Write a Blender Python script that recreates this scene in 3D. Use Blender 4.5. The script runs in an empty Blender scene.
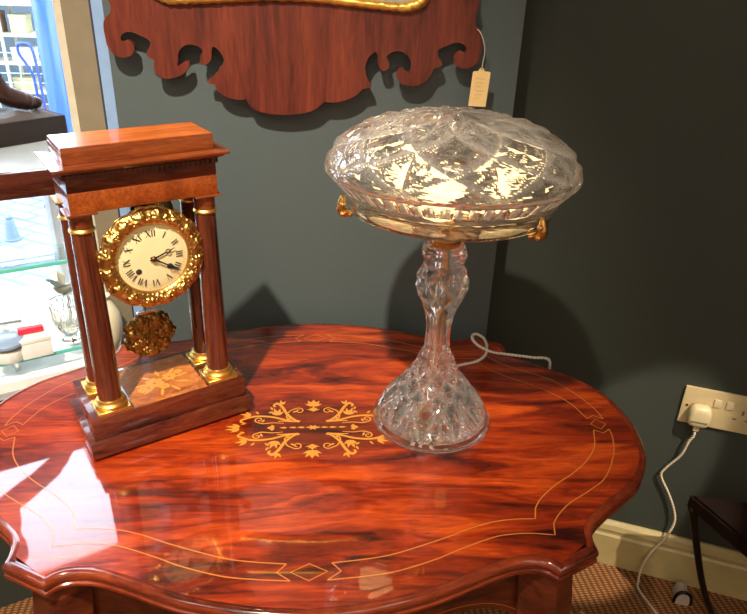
import bpy, bmesh, math, random
from mathutils import Vector, Matrix, noise as mnoise
PI = math.pi
random.seed(7)
S = bpy.context.scene
C = S.collection
TZ = 0.73                      # height of the table top above the carpet

# ------------------------------------------------------------------ materials
def new_mat(name):
    m = bpy.data.materials.new(name); m.use_nodes = True
    nt = m.node_tree
    for n in list(nt.nodes):
        nt.nodes.remove(n)
    out = nt.nodes.new('ShaderNodeOutputMaterial')
    return m, nt, out

def setin(n, **kw):
    for k, v in kw.items():
        n.inputs[k.replace('_', ' ')].default_value = v

def principled(name, col, rough=.5, metal=0, coat=0, coat_rough=.05, trans=0, ior=1.5, emit=None, emit_s=0, bump=None):
    m, nt, out = new_mat(name)
    b = nt.nodes.new('ShaderNodeBsdfPrincipled')
    setin(b, Base_Color=(*col, 1), Roughness=rough, Metallic=metal, IOR=ior)
    b.inputs['Coat Weight'].default_value = coat
    b.inputs['Coat Roughness'].default_value = coat_rough
    b.inputs['Transmission Weight'].default_value = trans
    if emit:
        b.inputs['Emission Color'].default_value = (*emit, 1)
        b.inputs['Emission Strength'].default_value = emit_s
    nt.links.new(b.outputs[0], out.inputs[0])
    # every surface gets a little procedural variation
    tc = nt.nodes.new('ShaderNodeTexCoord')
    nz = nt.nodes.new('ShaderNodeTexNoise'); nz.inputs['Scale'].default_value = bump[0] if bump else 40
    nz.inputs['Detail'].default_value = 4
    nt.links.new(tc.outputs['Object'], nz.inputs['Vector'])
    if trans == 0:
        mr = nt.nodes.new('ShaderNodeMapRange')
        setin(mr, To_Min=.86, To_Max=1.1)
        nt.links.new(nz.outputs[0], mr.inputs[0])
        mx = nt.nodes.new('ShaderNodeMix'); mx.data_type = 'RGBA'; mx.blend_type = 'MULTIPLY'
        mx.inputs[0].default_value = 1
        mx.inputs[6].default_value = (*col, 1)
        nt.links.new(mr.outputs[0], mx.inputs[7])
        nt.links.new(mx.outputs[2], b.inputs['Base Color'])
    if bump:
        bp = nt.nodes.new('ShaderNodeBump'); setin(bp, Strength=bump[1], Distance=.002)
        nt.links.new(nz.outputs[0], bp.inputs['Height'])
        nt.links.new(bp.outputs[0], b.inputs['Normal'])
    return m

def wood(name, dark, mid, light, scale=(3, 30, 30), dist=1.5, rough=.22, coat=.6, coat_rough=.05, nscale=1.0, halo=None, coat_ior=1.5, ramp=(.33, .48, .70)):
    """streaky polished wood: stretched, warped noise through a three-colour ramp"""
    m, nt, out = new_mat(name)
    N, L = nt.nodes, nt.links
    tc = N.new('ShaderNodeTexCoord')
    mp = N.new('ShaderNodeMapping'); mp.inputs['Scale'].default_value = scale
    L.new(tc.outputs['Object'], mp.inputs[0])
    w = N.new('ShaderNodeTexNoise'); setin(w, Scale=.55 * nscale, Detail=3, Distortion=.4)
    L.new(mp.outputs[0], w.inputs['Vector'])
    sub = N.new('ShaderNodeVectorMath'); sub.operation = 'SUBTRACT'; sub.inputs[1].default_value = (.5, .5, .5)
    L.new(w.outputs['Color'], sub.inputs[0])
    sc = N.new('ShaderNodeVectorMath'); sc.operation = 'SCALE'; sc.inputs['Scale'].default_value = dist
    L.new(sub.outputs[0], sc.inputs[0])
    ad = N.new('ShaderNodeVectorMath'); L.new(mp.outputs[0], ad.inputs[0]); L.new(sc.outputs[0], ad.inputs[1])
    n1 = N.new('ShaderNodeTexNoise'); setin(n1, Scale=1.0 * nscale, Detail=7, Roughness=.62, Distortion=.6)
    L.new(ad.outputs[0], n1.inputs['Vector'])
    r = N.new('ShaderNodeValToRGB')
    e = r.color_ramp.elements
    e[0].position = ramp[0]; e[0].color = (*dark, 1)
    e[1].position = ramp[2]; e[1].color = (*light, 1)
    x = r.color_ramp.elements.new(ramp[1]); x.color = (*mid, 1)
    L.new(n1.outputs[0], r.inputs[0])
    col = r.outputs[0]
    # fine pores
    mp2 = N.new('ShaderNodeMapping'); mp2.inputs['Scale'].default_value = tuple(s * 9 for s in scale)
    L.new(tc.outputs['Object'], mp2.inputs[0])
    n2 = N.new('ShaderNodeTexNoise'); setin(n2, Scale=1.0 * nscale, Detail=3)
    L.new(mp2.outputs[0], n2.inputs['Vector'])
    mr = N.new('ShaderNodeMapRange'); setin(mr, From_Min=.3, From_Max=.7, To_Min=.72, To_Max=1.15)
    L.new(n2.outputs[0], mr.inputs[0])
    mx = N.new('ShaderNodeMix'); mx.data_type = 'RGBA'; mx.blend_type = 'MULTIPLY'; mx.inputs[0].default_value = 1
    L.new(col, mx.inputs[6]); L.new(mr.outputs[0], mx.inputs[7])
    col = mx.outputs[2]
    if halo:   # darker rosewood ground inside the central marquetry cartouche
        mp3 = N.new('ShaderNodeMapping'); mp3.inputs['Scale'].default_value = (1 / halo[0], 1 / halo[1], 0)
        L.new(tc.outputs['Object'], mp3.inputs[0])
        ln = N.new('ShaderNodeVectorMath'); ln.operation = 'LENGTH'; L.new(mp3.outputs[0], ln.inputs[0])
        m3 = N.new('ShaderNodeMapRange'); setin(m3, From_Min=.55, From_Max=1.05, To_Min=.36, To_Max=1)
        L.new(ln.outputs['Value'], m3.inputs[0])
        mx3 = N.new('ShaderNodeMix'); mx3.data_type = 'RGBA'; mx3.blend_type = 'MULTIPLY'; mx3.inputs[0].default_value = 1
        L.new(col, mx3.inputs[6]); L.new(m3.outputs[0], mx3.inputs[7]); col = mx3.outputs[2]
    b = N.new('ShaderNodeBsdfPrincipled'); setin(b, Roughness=rough)
    b.inputs['Coat Weight'].default_value = coat; b.inputs['Coat Roughness'].default_value = coat_rough
    b.inputs['Specular IOR Level'].default_value = .3; b.inputs['Coat IOR'].default_value = coat_ior
    L.new(col, b.inputs['Base Color'])
    L.new(b.outputs[0], out.inputs[0])
    return m

def crystal(name, tint=(1, 1, 1), rough=.02, ior=1.52, milk=.06, cut=0):
    m, nt, out = new_mat(name); N, L = nt.nodes, nt.links
    g = N.new('ShaderNodeBsdfGlass'); setin(g, Color=(*tint, 1), Roughness=rough, IOR=ior)
    d = N.new('ShaderNodeBsdfTranslucent'); d.inputs[0].default_value = (.95, .93, .9, 1)
    d2 = N.new('ShaderNodeBsdfDiffuse'); d2.inputs[0].default_value = (.95, .93, .9, 1)
    a = N.new('ShaderNodeMixShader'); a.inputs[0].default_value = .5
    L.new(d.outputs[0], a.inputs[1]); L.new(d2.outputs[0], a.inputs[2])
    mx = N.new('ShaderNodeMixShader'); mx.inputs[0].default_value = milk
    if cut:                          # the wheel-cut grooves are slightly frosted
        at = N.new('ShaderNodeAttribute'); at.attribute_name = 'cut'
        mr = N.new('ShaderNodeMapRange'); setin(mr, From_Min=0, From_Max=1, To_Min=milk, To_Max=cut)
        L.new(at.outputs['Fac'], mr.inputs[0]); L.new(mr.outputs[0], mx.inputs[0])
    L.new(g.outputs[0], mx.inputs[1]); L.new(a.outputs[0], mx.inputs[2])
    L.new(mx.outputs[0], out.inputs[0])
    return m

def pane_glass(name, tint=(1, 1, 1), refl=1.0):
    m, nt, out = new_mat(name); N, L = nt.nodes, nt.links
    t = N.new('ShaderNodeBsdfTransparent'); t.inputs[0].default_value = (*tint, 1)
    g = N.new('ShaderNodeBsdfGlossy'); g.inputs['Roughness'].default_value = .01
    f = N.new('ShaderNodeFresnel'); f.inputs[0].default_value = 1.45
    mul = N.new('ShaderNodeMath'); mul.operation = 'MULTIPLY'; mul.inputs[1].default_value = refl
    L.new(f.outputs[0], mul.inputs[0])
    mx = N.new('ShaderNodeMixShader'); L.new(mul.outputs[0], mx.inputs[0])
    L.new(t.outputs[0], mx.inputs[1]); L.new(g.outputs[0], mx.inputs[2])
    L.new(mx.outputs[0], out.inputs[0])
    return m

M = {}
M['rosewood'] = wood('rosewood_top', (.038, .004, .0025), (.32, .028, .0045), (.68, .090, .009), scale=(3.6, 21, 21), dist=3.1, rough=.3, coat=1.0, coat_rough=.03, halo=(.165, .088), coat_ior=1.75, ramp=(.335, .49, .67))
M['rosewood_edge'] = wood('rosewood_edge', (.05, .008, .005), (.20, .028, .010), (.34, .06, .018), scale=(6, 6, 40), rough=.2, coat=1, coat_rough=.06)
M['table_wood'] = wood('table_frieze_wood', (.03, .006, .004), (.12, .022, .010), (.22, .045, .016), scale=(6, 6, 20), rough=.3, coat=.5)
M['clock_wood'] = wood('clock_rosewood', (.04, .007, .005), (.115, .023, .012), (.20, .046, .020), scale=(9, 40, 60), dist=1.0, rough=.25, coat=.8, coat_rough=.05)
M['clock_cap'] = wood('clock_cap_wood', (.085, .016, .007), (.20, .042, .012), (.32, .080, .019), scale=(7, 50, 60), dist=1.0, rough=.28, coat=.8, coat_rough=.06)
M['cap_top_lit'] = wood('cap_top_lit_orange', (.42, .085, .010), (.66, .16, .016), (.85, .25, .03), scale=(7, 50, 60), dist=1.0, rough=.3, coat=1, coat_rough=.08)  # spotlight on the clock's cap painted in as brighter orange wood
M['column_wood'] = wood('column_wood', (.035, .008, .005), (.11, .024, .012), (.20, .05, .02), scale=(60, 60, 4), dist=.8, rough=.22, coat=.8)
M['burl'] = wood('burl_frieze', (.20, .036, .007), (.29, .058, .010), (.37, .082, .014), scale=(34, 34, 34), dist=2.2, rough=.25, coat=.8)
M['panel_wood'] = wood('marquetry_panel_wood', (.22, .05, .012), (.50, .15, .03), (.70, .26, .06), scale=(12, 40, 40), dist=1.5, rough=.2, coat=1)
M['mahogany'] = wood('mirror_mahogany', (.055, .010, .006), (.125, .021, .011), (.19, .036, .016), scale=(28, 28, 3), dist=.8, rough=.5, coat=.08, coat_rough=.3)
M['dark_mahogany'] = wood('dark_mahogany', (.02, .006, .004), (.075, .018, .012), (.12, .03, .018), scale=(6, 30, 40), dist=.8, rough=.22, coat=.6)
M['stool_wood'] = wood('stool_wood', (.004, .002, .0015), (.010, .0035, .0025), (.016, .006, .004), scale=(20, 20, 6), rough=.5, coat=.1)
M['string_inlay'] = principled('boxwood_stringing', (.62, .20, .035), rough=.3, coat=1, coat_rough=.03)
M['boxwood'] = principled('boxwood_marquetry', (.74, .30, .045), rough=.3, coat=1, coat_rough=.03, bump=(90, .05))
M['gilt'] = principled('gilt_bronze', (.62, .37, .11), rough=.36, metal=1, bump=(160, .25))
M['gilt_dark'] = principled('tarnished_gilt', (.30, .15, .04), rough=.42, metal=1, bump=(160, .3))
M['gilt_pale'] = principled('pale_gilt', (.90, .60, .16), rough=.36, metal=1)
M['gesso_gilt'] = principled('gilt_gesso', (.72, .42, .09), rough=.38, metal=.85, bump=(120, .4))
M['brass'] = principled('brass', (.72, .42, .14), rough=.25, metal=1)
M['steel'] = principled('steel', (.75, .75, .76), rough=.15, metal=1)
M['black_steel'] = principled('black_steel', (.012, .012, .014), rough=.3, metal=.6)
M['enamel'] = principled('cream_enamel', (.92, .80, .46), rough=.25, coat=.5)
M['numeral'] = principled('numeral_black', (.03, .028, .03), rough=.4)
M['hand'] = principled('blued_steel_hand', (.02, .018, .025), rough=.3, metal=.5)
M['crystal'] = crystal('cut_crystal', (1, .99, .98), rough=.0, milk=.01, cut=.50)
M['crystal_stem'] = crystal('crystal_stem', (1, .985, .98), rough=.0, milk=.015, cut=.22)
M['crystal_clear'] = crystal('clear_crystal', (1, .97, .92), rough=.01, milk=.015)
M['bulb'] = principled('opal_bulb', (.88, .76, .45), rough=.35, emit=(1, .74, .36), emit_s=2.2)
M['flex'] = principled('cream_flex', (.62, .52, .38), rough=.6)
M['flex_pale'] = principled('pale_flex', (.70, .64, .58), rough=.6)
M['plastic'] = principled('cream_plastic', (.62, .50, .28), rough=.35)
M['plastic_shade'] = principled('cream_plastic_plug', (.68, .58, .36), rough=.35)
M['slot'] = principled('dark_slot', (.20, .17, .10), rough=.6)
M['tag'] = principled('buff_card', (.86, .62, .28), rough=.8)
M['ink'] = principled('faded_ink', (.36, .24, .11), rough=.8)
M['string'] = principled('string', (.42, .38, .30), rough=.9)
M['skirting'] = principled('cream_gloss_paint', (.48, .39, .185), rough=.35, coat=.3)
M['wall_left_paint'] = principled('teal_grey_paint', (.078, .102, .108), rough=.75, bump=(300, .05))
M['wall_paint'] = principled('dark_green_grey_paint', (.036, .044, .036), rough=.75, bump=(300, .05))
M['cream_wall'] = principled('warm_cream_wall', (.62, .54, .42), rough=.9)
M['ceiling'] = principled('ceiling_paint', (.7, .66, .58), rough=.9)
M['post'] = principled('beige_paint', (.225, .185, .125), rough=.6)
M['post_edge_lit'] = principled('daylit_cream_edge', (.62, .57, .44), rough=.5)  # daylight on the post's window side painted in as lighter cream
M['sky_lit_trim'] = principled('white_trim_sky_tint', (.26, .40, .66), rough=.5)  # white trim with the reflected sky painted in as blue
M['dark_gap'] = principled('dark_blue_joint', (.03, .04, .08), rough=.6)
M['white_paint'] = principled('white_paint', (.93, .93, .92), rough=.4)
M['sky_sheen_top'] = principled('painted_sky_sheen', (.60, .66, .70), rough=.25, coat=.6, bump=(20, .02))  # sky reflection on the glossy shelf board painted as a pale sheet
M['grey_metal'] = principled('grey_metal', (.45, .46, .48), rough=.35, metal=.8)
M['pane'] = pane_glass('window_glass')
M['shelf_glass'] = pane_glass('shelf_glass', (.93, .98, .97), .6)
M['glass_edge'] = principled('green_glass_edge', (.16, .72, .60), rough=.15, coat=.5)
M['mirror'] = principled('silvered_glass', (.75, .75, .72), rough=.02, metal=1)
M['bronze'] = principled('dark_bronze', (.07, .028, .016), rough=.28, metal=.8)
M['black_marble'] = principled('dark_marble', (.016, .008, .005), rough=.85, coat=.0, bump=(30, .02))
M['rock'] = principled('mottled_rock', (.10, .08, .07), rough=.7, bump=(90, .8))
M['porcelain'] = principled('cream_porcelain', (.95, .87, .64), rough=.2, coat=1)
M['pink'] = principled('pink_enamel', (.75, .18, .28), rough=.3)
M['red'] = principled('red_cloth', (.70, .02, .05), rough=.5)
M['paper'] = principled('white_paper', (.95, .95, .94), rough=.7)
M['blue_lid'] = principled('pale_blue_lid', (.30, .42, .62), rough=.3)
M['pewter'] = principled('pewter', (.30, .29, .25), rough=.35, metal=.7)
M['blue_tarp'] = principled('blue_tarpaulin', (.022, .085, .42), rough=.35, bump=(6, .5))
M['blue_tube'] = principled('blue_enamel_tube', (.012, .04, .24), rough=.3)
M['rack'] = principled('cream_rack', (.42, .38, .27), rough=.5)
M['wire'] = principled('pale_wire', (.34, .42, .46), rough=.4)
M['carton'] = principled('pale_carton', (.36, .33, .17), rough=.7)
M['carton_white'] = principled('white_carton', (.42, .42, .42), rough=.7)
M['carton_brown'] = principled('tan_carton', (.20, .11, .07), rough=.7)
M['facade'] = principled('grey_blue_render', (.045, .065, .08), rough=.8, bump=(4, .2))
M['bollard'] = principled('grey_blue_bollard', (.10, .15, .20), rough=.6)
M['castor'] = principled('grey_rubber', (.42, .36, .30), rough=.6)

def carpet_mat():
    m, nt, out = new_mat('sisal_carpet'); N, L = nt.nodes, nt.links
    tc = N.new('ShaderNodeTexCoord')
    mp = N.new('ShaderNodeMapping'); mp.inputs['Rotation'].default_value = (0, 0, math.radians(-4))
    L.new(tc.outputs['Object'], mp.inputs[0])
    w = N.new('ShaderNodeTexWave'); w.bands_direction = 'X'; setin(w, Scale=20, Distortion=.8, Detail=2); w.inputs['Detail Scale'].default_value = 3
    w2 = N.new('ShaderNodeTexWave'); w2.bands_direction = 'Y'; setin(w2, Scale=44, Distortion=1.0, Detail=2)
    L.new(mp.outputs[0], w.inputs[0]); L.new(mp.outputs[0], w2.inputs[0])
    mu = N.new('ShaderNodeMath'); mu.operation = 'MULTIPLY'
    L.new(w.outputs[1], mu.inputs[0]); L.new(w2.outputs[1], mu.inputs[1])
    r = N.new('ShaderNodeValToRGB'); e = r.color_ramp.elements
    e[0].position = .02; e[0].color = (.12, .045, .014, 1); e[1].position = .6; e[1].color = (.46, .20, .065, 1)
    L.new(mu.outputs[0], r.inputs[0])
    b = N.new('ShaderNodeBsdfPrincipled'); setin(b, Roughness=.95)
    bp = N.new('ShaderNodeBump'); setin(bp, Strength=.6, Distance=.004)
    L.new(mu.outputs[0], bp.inputs['Height']); L.new(bp.outputs[0], b.inputs['Normal'])
    L.new(r.outputs[0], b.inputs['Base Color']); L.new(b.outputs[0], out.inputs[0])
    return m
M['carpet'] = carpet_mat()

def paving_mat():
    m, nt, out = new_mat('street_paving'); N, L = nt.nodes, nt.links
    tc = N.new('ShaderNodeTexCoord')
    mp = N.new('ShaderNodeMapping'); mp.inputs['Rotation'].default_value = (0, 0, .5)
    L.new(tc.outputs['Object'], mp.inputs[0])
    br = N.new('ShaderNodeTexBrick'); setin(br, Scale=2.2, Color1=(.17, .21, .25, 1), Color2=(.22, .25, .28, 1), Mortar=(.11, .14, .18, 1))
    br.inputs['Mortar Size'].default_value = .03
    L.new(mp.outputs[0], br.inputs[0])
    nz = N.new('ShaderNodeTexNoise'); setin(nz, Scale=3, Detail=5); L.new(tc.outputs['Object'], nz.inputs[0])
    mr = N.new('ShaderNodeMapRange'); setin(mr, From_Min=.3, From_Max=.7, To_Min=.7, To_Max=1.25); L.new(nz.outputs[0], mr.inputs[0])
    mx = N.new('ShaderNodeMix'); mx.data_type = 'RGBA'; mx.blend_type = 'MULTIPLY'; mx.inputs[0].default_value = 1
    L.new(br.outputs[0], mx.inputs[6]); L.new(mr.outputs[0], mx.inputs[7])
    b = N.new('ShaderNodeBsdfPrincipled'); setin(b, Roughness=.6)
    L.new(mx.outputs[2], b.inputs['Base Color']); L.new(b.outputs[0], out.inputs[0])
    return m
M['paving'] = paving_mat()

# ------------------------------------------------------------------ mesh helpers
def mesh_obj(name, verts, faces, mat, parent=None, smooth=False, loc=None):
    me = bpy.data.meshes.new(name)
    me.from_pydata([tuple(v) for v in verts], [], faces)
    me.update()
    bm = bmesh.new(); bm.from_mesh(me)
    bmesh.ops.recalc_face_normals(bm, faces=bm.faces)
    bm.to_mesh(me); bm.free()
    if smooth:
        for p in me.polygons:
            p.use_smooth = True
    me.materials.append(mat)
    o = bpy.data.objects.new(name, me); C.objects.link(o)
    if parent: o.parent = parent
    if loc: o.location = loc
    return o

def bm_obj(name, bm, mat, parent=None, smooth=False, loc=None, recalc=True):
    if recalc: bmesh.ops.recalc_face_normals(bm, faces=bm.faces)
    me = bpy.data.meshes.new(name); bm.to_mesh(me); bm.free()
    if smooth:
        for p in me.polygons: p.use_smooth = True
    me.materials.append(mat)
    o = bpy.data.objects.new(name, me); C.objects.link(o)
    if parent: o.parent = parent
    if loc: o.location = loc
    return o

def smooth_angle(o, deg=35):
    """smooth shading with sharp edges kept"""
    me = o.data
    bm = bmesh.new(); bm.from_mesh(me)
    for f in bm.faces: f.smooth = True
    for e in bm.edges:
        if len(e.link_faces) == 2 and e.calc_face_angle(0) > math.radians(deg):
            e.smooth = False
    bm.to_mesh(me); bm.free()
    return o

def add_box(bm, x0, x1, y0, y1, z0, z1, bev=0, seg=2, mat4=None):
    t = bmesh.new()
    bmesh.ops.create_cube(t, size=1)
    for v in t.verts:
        v.co = Vector(((x0 + x1) / 2 + v.co.x * (x1 - x0), (y0 + y1) / 2 + v.co.y * (y1 - y0), (z0 + z1) / 2 + v.co.z * (z1 - z0)))
    if bev:
        bmesh.ops.bevel(t, geom=t.edges[:], offset=bev, segments=seg, profile=.6, affect='EDGES')
    merge(bm, t, mat4)

def merge(bm, t, mat4=None):
    vm = {}
    for v in t.verts:
        vm[v.index if False else v] = bm.verts.new(mat4 @ v.co if mat4 else v.co)
    for f in t.faces:
        try:
            bm.faces.new([vm[v] for v in f.verts])
        except ValueError:
            pass
    t.free()

def box_obj(name, x0, x1, y0, y1, z0, z1, mat, parent=None, bev=.002, seg=2, loc=None, mat4=None):
    bm = bmesh.new(); add_box(bm, x0, x1, y0, y1, z0, z1, bev, seg, mat4)
    o = bm_obj(name, bm, mat, parent, loc=loc)
    return smooth_angle(o, 40) if bev else o

def lathe_data(prof, n=48, cx=0, cy=0, closed=False):
    verts, faces = [], []
    k = len(prof)
    for i in range(n):
        a = 2 * PI * i / n
        for r, z in prof:
            verts.append((cx + r * math.cos(a), cy + r * math.sin(a), z))
    for i in range(n):
        j = (i + 1) % n
        rng = range(k) if closed else range(k - 1)
        for q in rng:
            q2 = (q + 1) % k
            faces.append((i * k + q, j * k + q, j * k + q2, i * k + q2))
    if not closed:
        if prof[0][0] > 1e-6: faces.append(tuple(i * k for i in range(n)))
        if prof[-1][0] > 1e-6: faces.append(tuple(i * k + k - 1 for i in range(n)))
    return verts, faces

def lathe_obj(name, prof, mat, parent=None, n=48, cx=0, cy=0, closed=False, angle=35, mat4=None):
    v, f = lathe_data(prof, n, cx, cy, closed)
    if mat4: v = [tuple(mat4 @ Vector(q)) for q in v]
    o = mesh_obj(name, v, f, mat, parent)
    bm = bmesh.new(); bm.from_mesh(o.data)
    bmesh.ops.remove_doubles(bm, verts=bm.verts, dist=1e-6)
    bmesh.ops.recalc_face_normals(bm, faces=bm.faces)
    bm.to_mesh(o.data); bm.free()
    return smooth_angle(o, angle)

def spline(pts, n):
    """Catmull-Rom through pts"""
    P = [Vector(p) for p in pts]; out = []
    P = [2 * P[0] - P[1]] + P + [2 * P[-1] - P[-2]]
    for i in range(1, len(P) - 2):
        for k in range(n):
            t = k / n
            a, b, c, d = P[i - 1], P[i], P[i + 1], P[i + 2]
            out.append(.5 * ((2 * b) + (c - a) * t + (2 * a - 5 * b + 4 * c - d) * t * t + (3 * b - a - 3 * c + d) * t ** 3))
    out.append(P[-2].copy())
    return out

def add_tube(bm, pts, rad, seg=8, cap=True, twist=0, strands=1):
    P = [Vector(p) for p in pts]
    R = rad if isinstance(rad, (list, tuple)) else [rad] * len(P)
    t0 = (P[1] - P[0]).normalized()
    up = Vector((0, 0, 1)) if abs(t0.z) < .9 else Vector((1, 0, 0))
    nrm = t0.cross(up).normalized()
    frames = []
    prev = t0; length = 0
    for i, p in enumerate(P):
        t = (P[min(i + 1, len(P) - 1)] - P[max(i - 1, 0)]).normalized()
        ax = prev.cross(t)
        if ax.length > 1e-9:
            nrm = Matrix.Rotation(prev.angle(t), 3, ax.normalized()) @ nrm
        nrm = (nrm - t * nrm.dot(t)).normalized()
        if i: length += (p - P[i - 1]).length
        frames.append((p, t, nrm.copy(), t.cross(nrm), length)); prev = t
    for s in range(strands):
        rings = []
        for i, (p, t, a, b, ln) in enumerate(frames):
            c = p
            if strands > 1:
                ph = ln * twist + 2 * PI * s / strands
                c = p + (a * math.cos(ph) + b * math.sin(ph)) * R[i] * .8
            rings.append([bm.verts.new(c + (a * math.cos(2 * PI * k / seg) + b * math.sin(2 * PI * k / seg)) * R[i]) for k in range(seg)])
        for i in range(len(rings) - 1):
            for k in range(seg):
                k2 = (k + 1) % seg
                bm.faces.new((rings[i][k], rings[i][k2], rings[i + 1][k2], rings[i + 1][k]))
        if cap:
            bm.faces.new(rings[0][::-1]); bm.faces.new(rings[-1])

def tube_obj(name, pts, rad, mat, parent=None, seg=8, **kw):
    bm = bmesh.new(); add_tube(bm, pts, rad, seg, **kw)
    return bm_obj(name, bm, mat, parent, smooth=True)

def prism_data(poly, z0, z1):
    n = len(poly)
    v = [(x, y, z0) for x, y in poly] + [(x, y, z1) for x, y in poly]
    f = [tuple(range(n))[::-1], tuple(range(n, 2 * n))] + [(i, (i + 1) % n, n + (i + 1) % n, n + i) for i in range(n)]
    return v, f

def prism_obj(name, poly, z0, z1, mat, parent=None):
    v, f = prism_data(poly, z0, z1)
    return mesh_obj(name, v, f, mat, parent)

def thing(name, label, cat, loc=(0, 0, 0), rotz=0, group=None):
    o = bpy.data.objects.new(name, None); C.objects.link(o)
    o.location = loc; o.rotation_euler = (0, 0, rotz); o.empty_display_size = .05
    o['label'] = label; o['category'] = cat
    if group: o['group'] = group
    return o

def set_attr(o, name, vals):
    a = o.data.attributes.new(name, 'FLOAT', 'POINT')
    a.data.foreach_set('value', vals)

def tag(o, label, cat, group=None):
    o['label'] = label; o['category'] = cat
    if group: o['group'] = group
    return o

def struct(o):
    o['kind'] = 'structure'
    return o

# ------------------------------------------------------------------ the setting
E_B = Vector((.99885, -.04798, 0)); N_B = Vector((-.04798, -.99885, 0))       # mirror wall: along, towards room
O_B = Vector((0, .428, 0))
E_R = Vector((.92554, -.37865, 0)); N_R = Vector((-.37865, -.92554, 0))       # socket wall
O_R = Vector((.924, .312, 0))
E_W = Vector((-.89101, -.45399, 0)); N_W = Vector((.45399, -.89101, 0))       # window wall
O_W = Vector((-.455, .425, 0))
def PB(u, out=0.0): return O_B + E_B * u + N_B * out
def PR(u, out=0.0): return O_R + E_R * u + N_R * out
def PW(u, out=0.0): return O_W + E_W * u + N_W * out
def xy(*vs): return [(v.x, v.y) for v in vs]

CEIL = 3.15
bR_end = PR(3.0); bW_end = PW(3.0)
floor_poly = [(bW_end.x, bW_end.y), (O_W.x, O_W.y), (-.45, .95), (.2, .95), (PR(-.75).x, PR(-.75).y + .1), (bR_end.x, bR_end.y), (bR_end.x, -4.2), (bW_end.x, -4.2)]
struct(prism_obj('floor', floor_poly, -.05, 0, M['carpet']))
struct(prism_obj('ceiling', floor_poly, CEIL, CEIL + .08, M['ceiling']))
# mirror wall, a slab whose end stands proud of the socket wall
LEND = .392
pl = [PB(-.388), PB(LEND), Vector((PB(LEND).x + .004, .55, 0)), Vector((PB(-.388).x, .55, 0))]
struct(prism_obj('wall_back', xy(*pl), 0, CEIL, M['wall_left_paint']))
pr = [PR(-.74), PR(3.0), PR(3.0, -.1), PR(-.74, -.1)]
struct(prism_obj('wall_right', xy(*pr), 0, CEIL, M['wall_paint']))
# remaining walls of the room behind the camera
struct(prism_obj('wall_front', [(bW_end.x - .1, -4.3), (bR_end.x + .1, -4.3), (bR_end.x + .1, -4.2), (bW_end.x - .1, -4.2)], 0, CEIL, M['cream_wall']))
struct(prism_obj('wall_far_right', [(bR_end.x, -4.2), (bR_end.x + .1, -4.2), (bR_end.x + .1, bR_end.y), (bR_end.x, bR_end.y)], 0, CEIL, M['cream_wall']))
struct(prism_obj('wall_far_left', [(bW_end.x - .1, -4.2), (bW_end.x, -4.2), (bW_end.x, bW_end.y), (bW_end.x - .1, bW_end.y)], 0, CEIL, M['cream_wall']))
# skirting on the socket wall: board with a stepped moulding
bm = bmesh.new()
prof = [(0, 0), (.018, 0), (.018, .098), (.014, .104), (.014, .112), (.017, .118), (.013, .132), (.006, .141), (0, .141)]
rows = []
for u in (-.72, 3.0):
    rows.append([bm.verts.new((PR(u, d).x, PR(u, d).y, z)) for d, z in prof])
for i in range(len(prof)):
    j = (i + 1) % len(prof)
    bm.faces.new((rows[0][i], rows[0][j], rows[1][j], rows[1][i]))
bm.faces.new(rows[0]); bm.faces.new(rows[1][::-1])
struct(bm_obj('baseboard_right', bm, M['skirting']))

# window bay: dwarf wall, sill, reveal, pane, post and trims
WIN_L, WIN_TOP, SILL = 1.05, TZ + 1.72, TZ - .112
P_IN = Vector((-.47, .95, 0))                      # foot of the pane at the post side
def PP(u): return P_IN + E_W * u
struct(prism_obj('wall_left', xy(PW(.0), PW(WIN_L), PW(WIN_L, -.12), PW(0, -.12)), 0, SILL - .03, M['wall_paint']))
struct(prism_obj('wall_left_far', xy(PW(WIN_L), PW(3.0), PW(3.0, -.12), PW(WIN_L, -.12)), 0, CEIL, M['cream_wall']))
struct(prism_obj('wall_left_over_window', xy(PW(0), PW(WIN_L), PW(WIN_L, -.12), PW(0, -.12)), WIN_TOP, CEIL, M['cream_wall']))
struct(prism_obj('wall_bay_soffit', xy(PW(0), PW(WIN_L), PP(WIN_L + .1), PP(0)), WIN_TOP, WIN_TOP + .06, M['white_paint']))
struct(prism_obj('wall_bay_side', xy(PW(WIN_L), PP(WIN_L + .1), PP(WIN_L + .1) + E_W * .1, PW(WIN_L + .1)), 0, WIN_TOP, M['white_paint']))
struct(prism_obj('wall_bay_side_right', [(-.463, .515), (-.39, .515), (-.39, .97), (-.463, .97)], 0, CEIL, M['white_paint']))
# sill
struct(prism_obj('trim_1', xy(PW(-.01, .006), PW(WIN_L, .006), PP(WIN_L + .1), PP(-.01)), SILL - .03, SILL, M['white_paint']))
# steel strip along the sill's front edge
struct(prism_obj('trim_2', xy(PW(-.03, .012), PW(WIN_L, .012), PW(WIN_L, .0061), PW(-.03, .0061)), SILL - .034, SILL - .022, M['grey_metal']))
struct(prism_obj('trim_8', xy(PW(.12, .12), PW(WIN_L, .12), PW(WIN_L, .001), PW(.12, .001)), SILL - .10, SILL - .075, M['white_paint']))
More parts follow.
